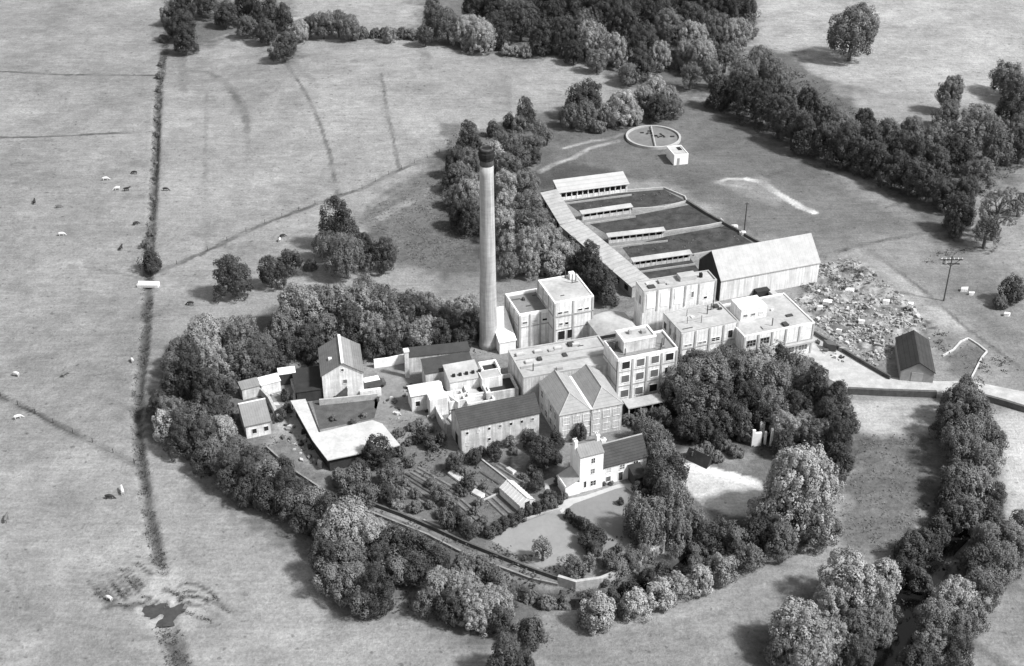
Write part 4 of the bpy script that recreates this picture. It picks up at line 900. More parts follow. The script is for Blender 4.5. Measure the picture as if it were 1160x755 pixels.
# ------------------------------------------------------------------ cattle
def cow_mesh(graze):
    V = [(-.75,0,1.12),(-.2,0,1.05),(.45,0,1.12),(.85,0,1.3 if not graze else 1.0),(1.15,0,1.5 if not graze else .55),(1.5,0,1.4 if not graze else .28),(1.72,0,1.28 if not graze else .12),
         (-.72,.24,.95),(-.8,.25,.5),(-.74,.25,.03),(-.72,-.24,.95),(-.62,-.25,.5),(-.6,-.25,.03),(.5,.22,.9),(.52,.23,.48),(.5,.23,.03),(.5,-.22,.9),(.62,-.23,.48),(.6,-.23,.03),(-.98,0,1.2),(-1.08,0,.7),
         (1.16,.22,1.62 if not graze else .66),(1.16,-.22,1.62 if not graze else .66)]
    Ed = [(0,1),(1,2),(2,3),(3,4),(4,5),(5,6),(0,7),(7,8),(8,9),(0,10),(10,11),(11,12),(2,13),(13,14),(14,15),(2,16),(16,17),(17,18),(0,19),(19,20),(4,21),(4,22)]
    rad = [.36,.40,.36,.22,.17,.13,.09,.17,.085,.06,.17,.085,.06,.14,.08,.06,.14,.08,.06,.07,.03,.04,.04]
    me = bpy.data.meshes.new('cow_base'); me.from_pydata(V, Ed, []); o = bpy.data.objects.new('cow_base', me); col.objects.link(o)
    md = o.modifiers.new('s', 'SKIN')
    for k, sv in enumerate(me.skin_vertices[0].data): sv.radius = (rad[k], rad[k]*(1.15 if k in (0,1,2) else 1)); sv.use_root = (k == 0)
    o.modifiers.new('d', 'SUBSURF').levels = 1
    dg = bpy.context.evaluated_depsgraph_get(); r = bpy.data.meshes.new_from_object(o.evaluated_get(dg)); r.name = 'cow'
    bpy.data.objects.remove(o); r.polygons.foreach_set('use_smooth', [True]*len(r.polygons)); return r
cms = {}
for gname, g in (('g', True), ('s', False)):
    base = cow_mesh(g)
    for h in ('hide_dark', 'hide_white', 'hide_mid'):
        q = base.copy(); q.materials.clear(); q.materials.append(MT[h]); cms[gname, h] = q
COWS = [((120,207),'g','hide_white',20,'white cow grazing, upper left of the little group above the left track'),((133,217),'g','hide_white',200,'white cow touching a dark cow in the group left of the ditch'),
 ((144,218),'s','hide_dark',10,'dark cow beside the white cow in the group left of the ditch'),((153,200),'g','hide_dark',170,'dark cow highest of the group left of the ditch'),((188,218),'g','hide_dark',0,'dark cow alone just right of the wet ditch'),
 ((40,234),'s','hide_dark',100,'dark cow alone near left edge below the broad field line'),((67,238),'g','hide_mid',20,'faint grey-brown cow right of the lone dark cow near left edge'),((154,255),'g','hide_dark',40,'dark cow close to the ditch, level with its narrow middle'),
 ((70,268),'g','hide_white',15,'white cow alone in the middle of the left pasture'),((137,282),'s','hide_dark',80,'dark cow left of the lone shrub on the ditch'),((216,345),'g','hide_dark',175,'dark cow on the grass below the dark conical tree'),
 ((320,268),'g','hide_dark',30,'dark cow next to a white cow below the slanting fence'),((317,273),'g','hide_white',90,'white cow next to a dark cow below the slanting fence'),((18,423),'g','hide_white',160,'large white cow near left edge above the lower fence'),
 ((20,473),'g','hide_white',30,'white cow near left edge below the lower fence'),((150,410),'g','hide_white',120,'pale cow at the ditch bank beside the tree belt'),((73,424),'g','hide_mid',60,'greyish cow lying in line with the large white cow'),
 ((139,559),'s','hide_white',110,'white cow beside a dark cow below the lower fence'),((124,565),'g','hide_dark',0,'dark cow beside a white cow below the lower fence'),((8,593),'s','hide_mid',90,'dusky cow at left edge low in the pasture'),((124,680),'g','hide_white',150,'white cow at left of the trampled wet hollow')]
for p, pose, h, rz, lab in COWS:
    x, y = at(p); o = bpy.data.objects.new('cow', cms[pose, h]); col.objects.link(o); o.location = (x, y, gz(x, y)-.02); o.rotation_euler.z = R(rz); s = random.uniform(.72, .86); o.scale = (s, s, s)
    tag(o, lab, 'cow', 'cattle grazing in the pasture')
# ------------------------------------------------------------------ trees
def rand_dirs(n):
    d = RNG.normal(size=(n, 3)); return d/np.linalg.norm(d, axis=1)[:, None]
def leaf_quads(C, N, size, tone):
    """one small four sided leaf spray at each point C facing N"""
    n = len(C); ref = RNG.normal(size=(n, 3)); U = np.cross(N, ref); U /= np.linalg.norm(U, axis=1)[:, None]+1e-9; V = np.cross(N, U)
    s = (size*RNG.uniform(.6, 1.25, n))[:, None]; e = RNG.uniform(.6, 1.0, n)[:, None]
    co = np.stack([C-U*s, C-V*s*e, C+U*s, C+V*s*e], 1).reshape(-1, 3)
    return co, np.arange(4*n).reshape(-1, 4), np.repeat(tone, 4)
def crown_mesh(name, kind, a):
    """a = half width in metres; crown centre at z = 0 of the returned numbers"""
    spec = {'pale': (1.12, .85, 1.05), 'mid': (1.02, 1.1, 1.0), 'dark': (1.15, .95, 1.0), 'bush': (.85, .5, 1.0), 'willow': (.95, 1.0, 1.0), 'thin': (1.1, .7, 1.0), 'bare': (1.1, .6, 1.0), 'tall': (1.6, .9, 1)}[kind]
    b = a*spec[0]; lr = min(spec[1]*(.55+.075*a), a*.42); 
    area = 4*pi*((a*a*2+b*b)/3); nl = int(min(620, max(9, area/(lr*lr*pi)*(1.15 if kind not in ('thin', 'bare') else (.6 if kind == 'thin' else .3)))))
    d = rand_dirs(nl); d[:, 2] = np.where(d[:, 2] < -.8, -d[:, 2], d[:, 2])
    # big irregular bulges of the outline
    bul = rand_dirs(7); amp = RNG.uniform(.08, .3, 7)
    rad = np.ones(nl)*.78
    for q in range(7): rad += amp[q]*np.clip((d@bul[q]-.55)/.45, 0, 1)-.02
    rad *= RNG.uniform(.78, 1.1, nl)
    low = np.clip(-d[:, 2], 0, .85)
    if kind not in ('willow', 'thin', 'bare'): d[:, :2] *= (1/np.sqrt(1-low**2))[:, None]**.75
    if kind == 'dark': d[:, :2] *= (1-.2*np.clip(d[:, 2], 0, 1))[:, None]
    P = d*np.array([a, a, b])*rad[:, None]
    if kind in ('willow',): P[:, 2] += .15*b
    lrad = lr*RNG.uniform(.55, 1.2, nl); ltone = RNG.uniform(.7, 1.3, nl)
    lsz = {'pale': .155, 'mid': .165, 'dark': .15, 'bush': .13, 'willow': .16, 'thin': .14, 'bare': .14, 'tall': .16}[kind]*(.62+.065*a)
    per = np.clip((4*pi*lrad**2)*(.75 if kind != 'thin' else .35)/(lsz*lsz*1.6), 10, 90).astype(int)
    li = np.repeat(np.arange(nl), per); n = len(li); dd = rand_dirs(n)
    dd = np.where((np.sum(dd*d[li], 1) < -.35)[:, None], -dd, dd)
    if kind == 'willow':
        # hanging curtains: stretch each clump downwards
        C = P[li]+dd*lrad[li][:, None]*np.array([.7, .7, 1.0]); C[:, 2] -= RNG.random(n)**1.0*b*.75*np.clip(1-.6*d[li][:, 2], .3, 1)
    else: C = P[li]+dd*lrad[li][:, None]*RNG.uniform(.8, 1.06, n)[:, None]*np.array([1, 1, 1.35])
    # stray twigs break the outline
    st = RNG.random(n) < .05; C[st] += dd[st]*lsz*2.2
    N = dd*1.0+RNG.normal(size=(n, 3))*.24+np.array([0, 0, .15]); N /= np.linalg.norm(N, axis=1)[:, None]
    tone = ltone[li]*RNG.uniform(.85, 1.15, n)
    # inner leaves so that the crown is not hollow
    ni = int(n*(.12 if kind != 'bare' else 0)); Ci = rand_dirs(ni)*np.array([a, a, b])*(RNG.random(ni)**.5*.72)[:, None]
    C = np.concatenate([C, Ci]); N = np.concatenate([N, rand_dirs(ni)]); tone = np.concatenate([tone, np.ones(ni)*.8]); sz = np.concatenate([np.full(n, lsz), np.full(ni, lsz*1.7)])
    co, fc, tn = leaf_quads(C, N, sz, tone)
    me = np_mesh(name, co, fc, {'tone': tn}, smooth=False)
    me.materials.append(LEAF[{'pale': 'pale', 'mid': 'mid', 'dark': 'dark', 'bush': 'mid', 'willow': 'mid', 'thin': 'mid', 'bare': 'mid', 'tall': 'mid'}[kind]])
    return me, b
PROTO = {}
def trunk_mesh(a, b, cz, thin=False):
    m = MB(); r = max(.08, .055*a+.05)
    r *= 1.6 if thin else 1; m.tube((0,0,-.6), (0,0,cz*.55), r*1.25, r, 7); m.tube((0,0,cz*.55), (.1*a,0,cz+b*.3), r, r*.4, 6)
    for k in range(9 if thin else 6):
        an = k*2.4; z0 = cz*.45+.09*k*b; m.tube((0,0,z0), (cos(an)*a*.5, sin(an)*a*.5, z0+b*.4), r*.5, r*.12, 5)
        if thin:
            for j in (-1, 1): m.tube((cos(an)*a*.3, sin(an)*a*.3, z0+b*.27), (cos(an+.6*j)*a*.8, sin(an+.6*j)*a*.8, z0+b*.5), r*.2, r*.05, 4)
    me = bpy.data.meshes.new('trunk'); me.from_pydata(m.v, [], m.f); me.materials.append(MT['bark']); return me
SIZES = (1.0, 2.2, 4.2, 7.5)
def proto(kind, a):
    s = min(SIZES, key=lambda q: abs(math.log(a/q))); v = random.randrange(3); key = (kind, s, v)
    if key not in PROTO:
        me, b = crown_mesh('crown', kind, s)
        gap = {'bush': -.12, 'willow': .04, 'mid': .08, 'pale': -.02, 'dark': .02}.get(kind, .1 if s > 2 else .0)*s
        if kind in ('thin', 'bare'): gap = .35*s
        cz = b*.93+gap
        PROTO[key] = (me, trunk_mesh(s, b, cz, kind in ('thin', 'bare')), b, cz, s)
    return PROTO[key]
NT = 0
def tree(p, r, kind, label, group, name='tree', cat='tree'):
    global NT
    z = 3.0; x, y = at(p, z); sc_ = 1
    for _ in range(4):
        k = px_per_m(x, y, z); a = r/k; me, tm, b, cz, s = proto(kind, a) if _ == 0 else (me, tm, b, cz, s)
        sc_ = a/s; z = cz*sc_; x, y = at(p, z)
    g = gz(x, y); hs = sc_*random.uniform(.92, 1.1)
    o = thing(name, label, cat, (x, y, g), random.random()*6.28, group); o.scale = (sc_*random.uniform(.93, 1.07), sc_*random.uniform(.93, 1.07), hs)
    c = bpy.data.objects.new('crown', me); col.objects.link(c); c.parent = o; c.location.z = cz
    if kind != 'bush' or r > 9:
        t_ = bpy.data.objects.new('trunk', tm); col.objects.link(t_); t_.parent = o
    NT += 1
ORD = ['first','second','third','fourth','fifth','sixth','seventh','eighth','ninth','tenth','eleventh','twelfth','thirteenth','fourteenth','fifteenth','sixteenth','seventeenth','eighteenth','nineteenth','twentieth']
TONE = {'pale': ['pale silvery', 'pale billowing', 'light feathery'], 'mid': ['mid-grey leafy', 'mottled spreading', 'bushy mid-toned'], 'dark': ['dark dense', 'near-black pointed', 'dark close-leaved'], 'bush': ['rounded', 'low clipped-looking', 'small domed'],
        'willow': ['weeping', 'drooping', 'trailing'], 'thin': ['thin open', 'wispy', 'sparse see-through'], 'tall': ['tall narrow', 'upright', 'high slender']}
def belt(where, group, L, axis='x', name='tree', rows=None):
    """L: (x, y, r, kind). Labels count along the belt, from the left or from the top."""
    L = sorted(L, key=lambda q: q[0] if axis == 'x' else q[1]); n = len(L)
    for i, q in enumerate(L):
        x, y, r, k = q
        jr = r*random.uniform(.96, 1.08)
        szw = 'large ' if r >= 26 else ('small ' if r <= 13 else '')
        side = 'left' if axis == 'x' else 'top'
        if i < 20 and (i <= n//2 or n-1-i >= 20): pl = f'{ORD[i]} from the {side}'
        elif n-1-i < 20: pl = f'{ORD[n-1-i]} from the {"right" if axis == "x" else "bottom"}'
        else: pl = f'middle'
        nm = 'shrub' if (k == 'bush' or r <= 11) else name
        lab = f'{szw}{TONE[k][i%3]} {nm.replace("_"," ")}, {pl} {where}'
        tree((x, y), jr, k, lab, group, nm, 'shrub' if nm == 'shrub' else 'tree')
P_, Mi, D_, B_, Wl, Th, Ta = 'pale', 'mid', 'dark', 'bush', 'willow', 'thin', 'tall'
belt('in the clump at top of the ditch', 'trees at top of the ditch', [(207,8,17,D_),(206,26,17,D_),(209,45,15,D_),(191,18,11,Mi),(184,42,6,B_)], 'y')
belt('in row slanting from top edge', 'row of trees slanting down from the top edge', [(234,4,15,D_),(255,17,14,D_),(278,8,16,D_),(279,30,14,Mi),(303,14,17,D_),(303,36,14,D_),(322,54,16,D_),(322,22,12,D_),(293,26,12,D_)])
belt('in the field hedge at top left', 'trees of the top field hedge', [(339,37,12,P_),(351,30,12,Mi),(366,30,14,Mi),(383,28,14,Mi),(397,33,13,Mi),(411,38,8,B_),(424,39,7,B_),(436,40,7,B_),(442,43,8,P_),(455,40,7,B_),(468,40,8,B_),(482,44,10,D_),(492,22,13,Ta),(402,44,4,B_)])
belt('at near edge of top wood', 'front trees of the top wood', [(507,32,20,Mi),(528,33,18,P_),(547,40,20,P_),(571,50,9,B_),(583,57,6,P_),(597,57,7,P_),(573,57,6,P_),(613,44,17,D_),(635,40,19,D_),(650,60,12,D_),(641,60,7,B_),(662,62,6,B_),(673,48,17,P_),(697,60,17,P_),(676,70,12,Mi),(730,52,20,D_),(725,76,15,D_),(712,84,13,Mi)])
belt('deep in the top wood', 'trees in the depth of the top wood', [(540,8,18,D_),(562,12,20,D_),(590,26,20,D_),(600,5,18,Mi),(622,14,22,D_),(650,8,22,D_),(660,28,18,Mi),(684,12,24,D_),(705,30,20,D_),(715,4,20,Mi),(738,16,24,D_),(757,32,20,Mi),(772,6,20,D_),(560,35,18,D_)])
belt('at right end of the top wood', 'trees at right end of the top wood', [(782,22,22,D_),(800,8,22,D_),(822,6,22,D_),(843,8,16,D_),(784,46,20,P_),(808,38,20,Mi),(830,42,18,P_),(846,36,13,Th),(796,66,18,P_),(822,62,16,Th),(775,62,14,P_),(748,64,14,P_),(783,84,14,Th),(805,84,12,Th)])
tree((966,36), 33, 'mid', 'big lone tree with ragged crown standing in the upper right field', None)
belt('in the copse left of the round tank', 'copse left of the round tank', [(652,118,17,D_),(666,112,17,D_),(645,132,14,Mi),(664,130,15,Mi),(704,122,19,P_),(688,132,13,P_),(742,106,16,P_),(755,112,15,P_),(732,114,15,P_),(746,124,14,D_),(764,122,12,Mi),(720,132,10,P_),(676,144,9,B_)])
belt('in bush string above the chimney', 'bushes above the chimney', [(596,132,13,D_),(577,139,8,D_),(558,147,8,D_),(588,142,9,Mi),(610,148,9,Th),(602,164,12,Mi),(580,166,14,Mi),(566,158,10,Mi),(560,172,12,P_),(620,155,8,Th),(590,178,12,Mi),(606,178,8,D_)])
belt('in belt left behind the chimney', 'tree belt left behind the chimney', [(532,163,17,D_),(514,186,14,D_),(524,200,17,Mi),(534,182,15,Mi),(532,222,18,P_),(520,243,17,D_),(532,252,15,D_),(510,205,13,D_),(541,208,14,P_),(517,222,14,Mi),(540,236,15,Mi)], 'y')
belt('in the belt right behind the chimney', 'tree belt right behind the chimney', [(575,186,14,Mi),(583,200,17,D_),(596,210,15,Mi),(572,212,15,P_),(573,235,18,P_),(594,236,19,Mi),(612,250,15,Mi),(575,258,18,P_),(602,262,20,Mi),(622,272,18,P_),(580,280,18,P_),(606,284,18,P_),(635,288,16,P_),(578,302,15,Mi),(600,300,15,P_),(626,298,14,P_),(645,282,11,Mi),(570,275,12,D_)], 'y')
belt('between white blocks and long shed', 'trees between the white blocks and long shed', [(668,298,17,D_),(684,318,18,D_),(672,320,15,D_),(655,300,12,D_),(688,334,13,D_)])
belt('at near edge of upper right wood', 'near trees of the upper right wood', [(818,105,17,D_),(840,106,19,D_),(858,118,20,D_),(880,128,20,D_),(898,142,19,D_),(912,156,18,D_),(934,158,18,D_),(955,170,18,D_),(975,178,18,D_),(993,184,18,D_),(1012,194,18,D_),(1032,202,18,D_),(1052,210,18,D_),(1070,220,17,D_),(1090,222,18,D_),(1108,200,18,Mi),(1086,246,17,D_),(1082,262,10,D_)])
belt('at far edge of upper right wood', 'far trees of the upper right wood', [(843,88,20,Mi),(862,76,22,Mi),(878,90,19,Mi),(893,108,18,Mi),(918,122,18,D_),(938,128,13,Mi),(950,140,15,Mi),(965,150,16,Mi),(982,138,17,D_),(985,160,18,D_),(1006,150,18,Mi),(1020,168,18,D_),(1034,146,16,Mi),(1040,180,20,D_),(1056,162,18,Mi),(1074,130,14,Mi),(1080,176,20,D_),(1094,158,19,Mi),(1108,136,17,Mi),(1124,150,18,Mi),(1130,174,20,Mi),(1148,120,20,D_),(1140,88,19,Mi),(1156,146,18,Mi),(1156,172,18,D_),(1062,190,18,D_),(1150,100,15,Mi)])
tree((1078,105), 15, 'tall', 'tall round-headed tree rising above the upper right wood', None)
tree((1130,240), 27, 'bare', 'bare-limbed thin tree on pale stem in the right hand field', None); tree((1118,262), 17, 'thin', 'lower thin tree leaning beside the bare-limbed tree', None)
tree((1148,330), 14, 'dark', 'dark thorn thicket at far right of the right hand field', None, 'shrub', 'shrub'); tree((1134,344), 9, 'bush', 'small thorn left of the dark thicket at far right', None, 'shrub', 'shrub'); tree((1155,232), 12, 'thin', 'wispy bush at right edge beyond the bare-limbed tree', None, 'shrub', 'shrub')
belt('in pasture below the slanting fence', 'pasture trees below the slanting fence', [(265,314,23,D_),(307,312,15,D_),(327,298,14,D_),(384,258,23,D_),(392,290,28,Mi),(370,280,15,D_),(412,282,15,D_),(433,290,16,D_),(352,300,9,B_)])
tree((170,294), 13, 'dark', 'dark shrub on the ditch just above the white footbridge', None, 'shrub', 'shrub'); tree((166,275), 6, 'bush', 'tiny bush on the ditch above the dark shrub', None, 'shrub', 'shrub')
belt('in belt behind stone house', 'tree belt behind the stone house', [(338,352,26,P_),(320,372,20,Mi),(362,346,22,Mi),(388,345,22,P_),(414,346,22,P_),(440,350,22,Mi),(466,350,22,P_),(488,354,19,P_),(508,360,18,Mi),(526,352,17,P_),(529,374,16,D_),(536,362,12,Mi),(345,384,18,D_),(372,374,20,Mi),(397,372,20,D_),(424,376,20,P_),(450,378,18,Mi),(476,380,18,P_),(500,382,16,D_),(326,392,15,D_),(356,398,12,D_),(424,396,12,D_),(445,394,12,D_),(520,388,12,D_)])
belt('in belt above left cottage', 'tree belt above the left cottage', [(228,388,24,P_),(205,402,20,Mi),(252,380,20,P_),(275,384,20,Mi),(298,394,18,Mi),(214,424,22,D_),(242,416,22,P_),(268,410,22,Mi),(290,412,18,D_),(196,434,15,D_),(232,442,18,D_),(252,440,16,D_),(310,408,14,D_),(196,416,14,Mi)])
belt('on slope below left cottage', 'lower left tree belt below the cottage', [(180,462,15,D_),(196,470,18,Mi),(186,484,14,P_),(216,478,20,Mi),(240,466,18,D_),(206,500,18,D_),(230,500,20,D_),(252,490,18,P_),(246,516,20,Mi),(268,510,18,Mi),(262,536,20,D_),(284,526,18,D_),(284,546,18,D_),(304,540,18,Mi),(302,562,18,D_),(322,560,18,D_),(330,575,18,Mi),(322,534,14,D_),(346,590,16,D_),(340,558,16,D_),(230,524,15,D_),(278,562,13,D_)])
belt('below the pale depot', 'trees below the pale depot', [(354,572,18,Mi),(372,578,18,D_),(398,548,17,Mi),(408,534,12,D_),(426,514,17,D_),(440,540,14,Mi),(414,562,14,Mi),(452,512,7,B_),(462,524,7,B_),(438,560,10,D_),(386,540,11,B_)])
belt('in billowing group at lower left', 'billowing trees at lower left of the gardens', [(394,594,32,P_),(420,606,22,P_),(372,614,20,P_),(372,638,22,D_),(398,632,24,Mi),(424,636,20,D_),(376,658,18,Mi),(400,660,24,Mi),(424,672,24,D_),(412,682,18,Mi),(446,618,18,D_),(452,646,18,Mi)])
belt('below the walled path', 'trees below the walled path', [(468,620,18,D_),(492,636,18,D_),(470,646,18,D_),(500,664,24,P_),(482,684,14,Mi),(526,672,24,P_),(540,694,20,P_),(560,684,22,P_),(556,660,18,Mi),(524,644,15,Mi),(575,668,12,Mi),(508,690,16,D_),(545,640,12,B_),(566,704,15,D_)])
belt('at foot below the stream', 'shrubs at the foot below the stream', [(602,718,17,D_),(574,748,24,D_),(592,756,16,D_)])
belt('in the row along the stream', 'round bushes along the stream', [(678,694,19,P_),(719,686,18,P_),(706,692,10,B_),(750,674,16,P_),(766,668,16,P_),(794,656,16,P_),(820,648,15,P_),(849,632,17,Mi),(786,644,12,Mi),(735,682,8,B_),(662,702,8,B_),(805,640,10,Mi)])
belt('on the bank beyond the stream', 'bushes on the bank beyond the stream', [(600,672,12,B_),(618,680,12,B_),(640,682,7,B_),(576,680,10,D_),(700,644,12,Mi),(716,636,12,Mi),(732,628,11,Mi),(650,656,7,B_),(684,660,6,B_),(694,670,9,D_),(716,660,10,D_),(736,648,10,D_),(752,640,11,D_),(668,676,8,D_),(640,672,6,B_)])
belt('in weeping group beside lawn', 'weeping trees beside the lawn', [(727,590,23,Wl),(746,584,26,Wl),(766,600,24,Wl),(738,604,20,Wl),(768,572,24,Wl),(786,596,20,Wl),(756,560,18,Mi)])
belt('left of the pale yard', 'dark trees left of the pale yard', [(752,520,22,Mi),(742,500,20,Mi),(748,542,18,D_),(764,536,16,D_),(732,488,14,Mi),(800,606,18,D_),(818,600,16,D_),(790,618,14,Mi),(834,612,14,Mi)])
belt('in great clump before the works', 'great clump before the works', [(782,434,30,Mi),(806,428,26,Mi),(760,446,18,D_),(834,424,22,Mi),(858,424,22,P_),(880,432,24,Mi),(904,434,22,Mi),(790,462,24,Mi),(924,446,22,D_),(946,458,22,D_),(956,478,18,D_),(936,482,20,D_),(820,460,22,D_),(846,454,20,D_),(874,462,20,Mi),(900,464,18,D_),(894,414,15,Mi),(842,412,15,Mi),(866,408,15,P_),(912,418,13,Mi),(818,410,17,Mi),(790,412,20,Mi),(766,420,15,D_),(880,404,13,D_)])
belt('in lower part of great clump', 'lower part of the great clump', [(888,484,20,P_),(912,482,18,P_),(926,498,18,Mi),(946,504,18,D_),(952,526,17,D_),(944,544,14,D_),(834,512,8,B_),(822,506,8,B_),(812,518,8,B_),(800,508,8,B_),(790,514,8,B_),(888,504,14,D_),(818,482,15,D_),(838,480,15,D_),(798,490,13,D_),(780,486,15,D_),(842,496,7,B_),(812,500,9,D_),(866,474,16,D_)])
belt('beside the pale yard', 'billowing trees by the pale yard', [(905,554,45,P_),(872,580,28,P_),(916,594,28,Mi),(856,602,18,D_),(884,612,20,Mi),(926,566,24,P_),(940,600,14,Mi)])
belt('in upper right hand row', 'upper right hand tree row', [(1086,458,23,Mi),(1102,470,22,Mi),(1078,480,20,D_),(1098,494,24,Mi),(1120,498,20,Mi),(1088,510,22,Mi),(1112,522,24,Mi),(1086,540,22,Mi),(1108,548,24,P_),(1124,560,18,D_),(1076,560,18,D_),(1096,574,22,Mi),(1074,582,16,D_),(1120,584,18,D_),(1096,446,16,Mi)], 'y')
belt('in lower right hand row', 'lower right hand tree row', [(1050,610,20,D_),(1030,620,18,D_),(1022,640,17,D_),(1064,596,18,D_),(1118,610,22,Mi),(1142,606,20,Mi),(1136,632,24,Mi),(1110,636,18,D_),(1152,622,18,Mi),(1156,590,12,Mi),(1082,676,28,P_),(1108,664,24,Mi),(1062,700,24,Mi),(1086,708,24,Mi),(1056,730,22,Mi),(1080,736,22,D_),(1122,650,16,Mi),(1040,746,18,D_),(1102,694,16,Mi),(1044,650,14,D_)], 'y')
belt('in group at bottom right', 'billowing group at bottom right', [(964,662,34,P_),(990,672,26,P_),(942,680,24,P_),(1004,650,18,P_),(904,712,34,P_),(928,722,28,P_),(886,736,22,Mi),(916,746,24,P_),(972,710,26,Mi),(996,704,22,Mi),(970,742,22,D_),(944,742,16,Mi),(1008,690,14,Mi)])
belt('in gardens below long workshop', 'garden bushes below the long workshop', [(616,512,19,D_),(604,500,10,D_),(630,500,10,D_),(598,492,7,Th),(604,530,9,B_),(610,522,9,B_),(608,548,9,D_),(560,511,9,D_),(538,517,9,D_),(545,512,6,B_),(513,525,9,D_),(524,520,6,B_),(582,512,5,B_),(578,500,5,Ta),(628,518,9,D_),(610,538,7,B_),(596,550,5,B_),(592,540,5,B_)])
belt('among the vegetable beds', 'bushes among the vegetable beds', [(497,560,10,Mi),(488,548,7,B_),(510,570,8,B_),(500,582,7,B_),(516,584,9,D_),(506,592,9,D_),(524,592,8,D_),(530,602,9,D_),(540,600,7,B_),(515,568,5,Mi),(530,548,8,D_),(548,552,5,B_),(526,536,6,B_),(542,570,6,B_),(536,580,5,B_),(472,560,6,B_),(460,548,6,B_),(486,572,6,B_),(450,572,8,B_),(470,575,8,B_),(455,560,6,B_),(525,558,5,B_)])
belt('in the hedge above the lower lawn', 'hedge bushes above the lower lawn', [(553,602,6,D_),(562,597,6,D_),(571,592,6,D_),(580,588,6,D_),(590,584,6,D_),(599,580,6,D_),(608,576,6,D_),(617,573,6,D_),(626,570,6,B_),(633,567,5,D_),(640,562,4,B_),(547,590,6,B_)])
belt('in border between the lawns', 'border shrubs between the lawns', [(644,583,5,D_),(650,588,5,D_),(656,593,6,D_),(663,598,7,D_),(672,606,11,D_),(674,622,10,D_),(664,614,8,D_),(680,610,8,D_)])
belt('standing on the lower lawn', 'young trees on the lower lawn', [(615,622,12,Th),(648,640,12,Th),(668,638,9,Th),(690,634,9,Mi),(594,632,4,B_),(656,648,8,B_),(700,622,6,B_),(703,568,4,D_)])
belt('round the white house and cottage', 'bushes round the white house', [(657,490,9,D_),(640,548,5,B_),(632,546,4,B_),(684,548,3,B_),(692,548,3,B_),(722,552,6,D_),(734,548,7,D_),(730,560,5,D_),(712,474,8,B_),(728,468,9,B_),(742,470,9,B_),(722,480,7,B_),(752,474,10,Mi),(742,486,9,Mi),(620,560,5,D_),(626,562,5,D_)])
belt('round the dark court and yard wall', 'bushes by the dark court', [(400,478,4,B_),(378,474,4,B_),(444,498,6,B_),(452,490,6,B_),(466,484,6,B_),(474,480,6,B_),(478,494,8,D_),(488,500,8,D_),(500,500,7,D_),(462,502,5,B_),(486,486,6,B_),(318,470,6,D_),(326,462,5,D_),(324,448,6,D_),(412,470,4,B_),(432,505,8,D_)])
belt('straggling down the upper ditch', 'low bushes in the upper ditch', [(181,70,3,B_),(180,84,4,B_),(179,100,3,B_),(178,118,4,B_),(176,134,3,B_),(177,150,4,B_),(175,166,3,B_),(176,182,3,B_),(174,200,3,B_),(173,222,3,B_),(172,244,3,B_),(170,262,4,B_)], 'y')
# ------------------------------------------------------------------ low growth nobody could count
def scatter(name, label, cat, regions, per_m2, size, h, mat, tone=(.6, 1.4)):
    Cs = []
    for poly in regions:
        P = np.array(poly); lo, hi = P.min(0), P.max(0); n = int((hi-lo).prod()*per_m2)
        X = RNG.uniform(lo[0], hi[0], n); Y = RNG.uniform(lo[1], hi[1], n)
        dens = np.sin(X*.8+Y*.5)+np.sin(X*.3-Y*.9+1)+np.sin(X*1.7+2)*.6
        k = inside(X, Y, poly) & (dens+RNG.normal(size=n)*.8 > -.3); Cs.append(np.stack([X[k], Y[k]], 1))
    XY = np.concatenate(Cs); n = len(XY); m = 5
    base = np.repeat(XY, m, 0); Z = relief(XY[:, 0], XY[:, 1]); hh = h*RNG.uniform(.3, 1.3, n)
    C = np.stack([base[:, 0]+RNG.normal(size=n*m)*h*.45, base[:, 1]+RNG.normal(size=n*m)*h*.45, np.repeat(Z, m)+np.repeat(hh, m)*RNG.uniform(0, 1, n*m)], 1)
    N = RNG.normal(size=(n*m, 3))*.5+np.array([0, 0, .8]); N /= np.linalg.norm(N, axis=1)[:, None]
    co, fc, tn = leaf_quads(C, N, np.full(n*m, size), np.repeat(RNG.uniform(*tone, n), m))
    me = np_mesh(name, co, fc, {'tone': tn}, smooth=False); me.materials.append(LEAF[mat])
    o = bpy.data.objects.new(name, me); col.objects.link(o); return tag(o, label, cat, None, 'stuff')
def corridor(pts, half):
    L = []; Rr = []
    for i, p in enumerate(pts):
        a = pts[max(i-1, 0)]; b = pts[min(i+1, len(pts)-1)]; d = Vector((b[0]-a[0], b[1]-a[1])).normalized(); L.append((p[0]-d.y*half, p[1]+d.x*half)); Rr.append((p[0]+d.y*half, p[1]-d.x*half))
    return L+Rr[::-1]
scatter('rushes', 'dark rushes and rank weeds choking the wet ditch down the left', 'rushes', [corridor(DITCH, 1.25), corridor(DITCH2, 2.0)]+[corridor(W_(p), .3) for p in RUN], 5.0, .12, .42, 'rush', (.2, 1.5))
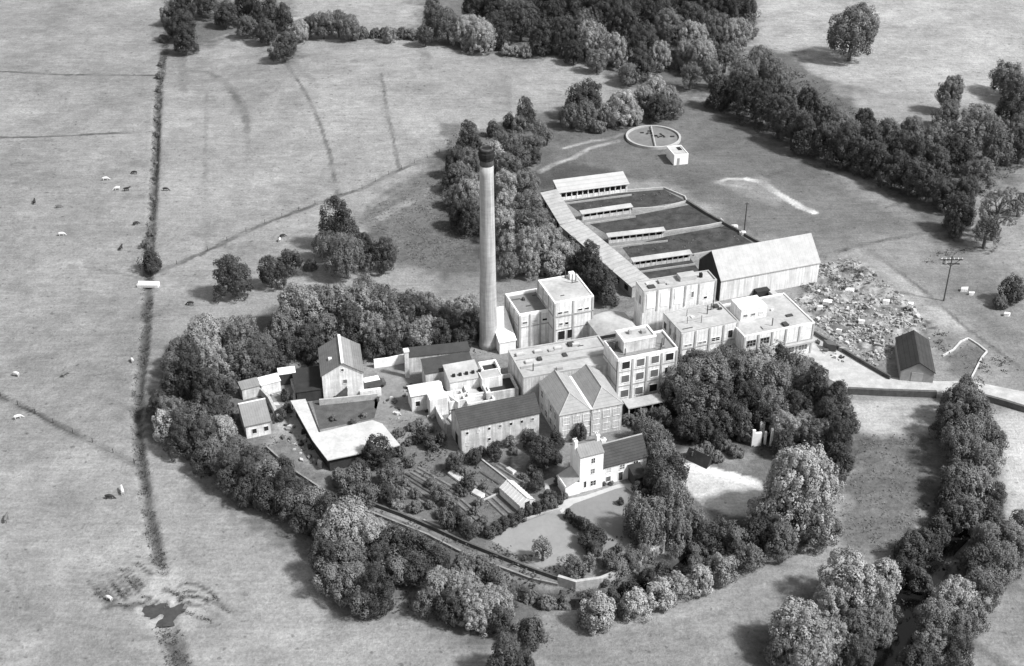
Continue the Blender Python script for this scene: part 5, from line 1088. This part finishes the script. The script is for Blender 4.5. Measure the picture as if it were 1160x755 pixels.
scatter('undergrowth', 'tangled dark undergrowth filling the ground under the trees', 'undergrowth', [W_(q) for q in (
   [(175,470),(230,440),(310,470),(330,560),(400,590),(450,610),(540,650),(600,680),(560,720),(400,690),(340,600),(250,560),(190,510)], [(505,150),(600,150),(600,215),(640,260),(690,320),(660,350),(600,310),(520,260)],
   [(830,100),(900,80),(1000,145),(1100,150),(1160,150),(1160,190),(1080,250),(1000,200),(880,150)], [(760,440),(930,430),(965,480),(950,550),(880,520),(760,500)], [(690,610),(760,600),(850,590),(900,620),(850,630),(760,650),(700,650)],
   [(1050,560),(1130,560),(1150,640),(1100,720),(1040,750),(1020,650)], [(560,620),(700,650),(700,670),(600,680),(550,650)], [(540,20),(850,20),(840,80),(720,90),(640,60)], [(300,400),(545,380),(545,400),(300,420)], [(425,500),(520,510),(560,520),(520,560),(420,540)])], .55, .26, .9, 'scrub')
scatter('tussocks', 'coarse tussocky grass on the rough slope left of the chimney and in the meadow', 'grass', [W_(q) for q in ([(410,240),(500,190),(520,230),(540,300),(480,306),(430,290)], [(972,492),(1058,492),(1052,560),(1020,620),(965,630),(950,590),(965,540)], [(560,710),(620,700),(640,730),(600,740)], [(440,250),(520,200),(530,290),(470,300)])], 2.0, .12, .22, 'rush', (.9, 2.4))
scatter('garden_plants', 'mixed vegetables and flowers filling the kitchen garden plots', 'plants', [W_(q) for q in ([(440,545),(480,530),(530,565),(560,590),(540,606),(500,590)], [(470,530),(520,525),(570,560),(545,590)], [(520,535),(560,525),(600,548),(585,552),(560,550)], [(550,566),(590,578),(610,570),(560,596)], [(600,545),(625,552),(632,568),(605,562)])], .9, .14, .35, 'rush', (.5, 2.6))
scatter('ivy', 'ragged ivy and brambles over the walled path', 'ivy', [W_(q) for q in ([(410,575),(440,582),(500,606),(560,634),(620,656),(625,664),(560,646),(480,612),(420,588)], [(640,664),(700,657),(745,632),(748,640),(700,668),(640,676)], [(304,512),(340,542),(380,566),(370,570),(330,548),(300,520)])], .8, .2, .9, 'scrub', (.7, 2.0))
scatter('brambles', 'dark bramble bank low in the right hand field and by the ruin', 'brambles', [W_(q) for q in ([(1040,298),(1070,284),(1105,282),(1090,292),(1055,300)], [(1060,375),(1080,380),(1072,400),(1060,398)], [(1115,400),(1150,412),(1140,424),(1105,424)], [(1000,372),(1012,378),(1010,395),(1000,392)], [(905,320),(950,300),(990,312),(960,330),(915,332)])], 1.2, .2, .8, 'scrub')
scatter('weeds', 'straggling weeds among the rubble, beds and yards', 'weeds', [W_(q) for q in ([(930,290),(1000,310),(960,340),(920,340)], [(640,229),(752,215),(777,228),(657,241)], [(705,281),(822,256),(852,275),(715,294)], [(1060,385),(1160,400),(1150,425),(1060,420)], [(440,470),(500,480),(510,510),(440,500)])], .4, .14, .35, 'scrub', (.8, 3.2))
print('trees', NT, 'objects', len(bpy.data.objects))
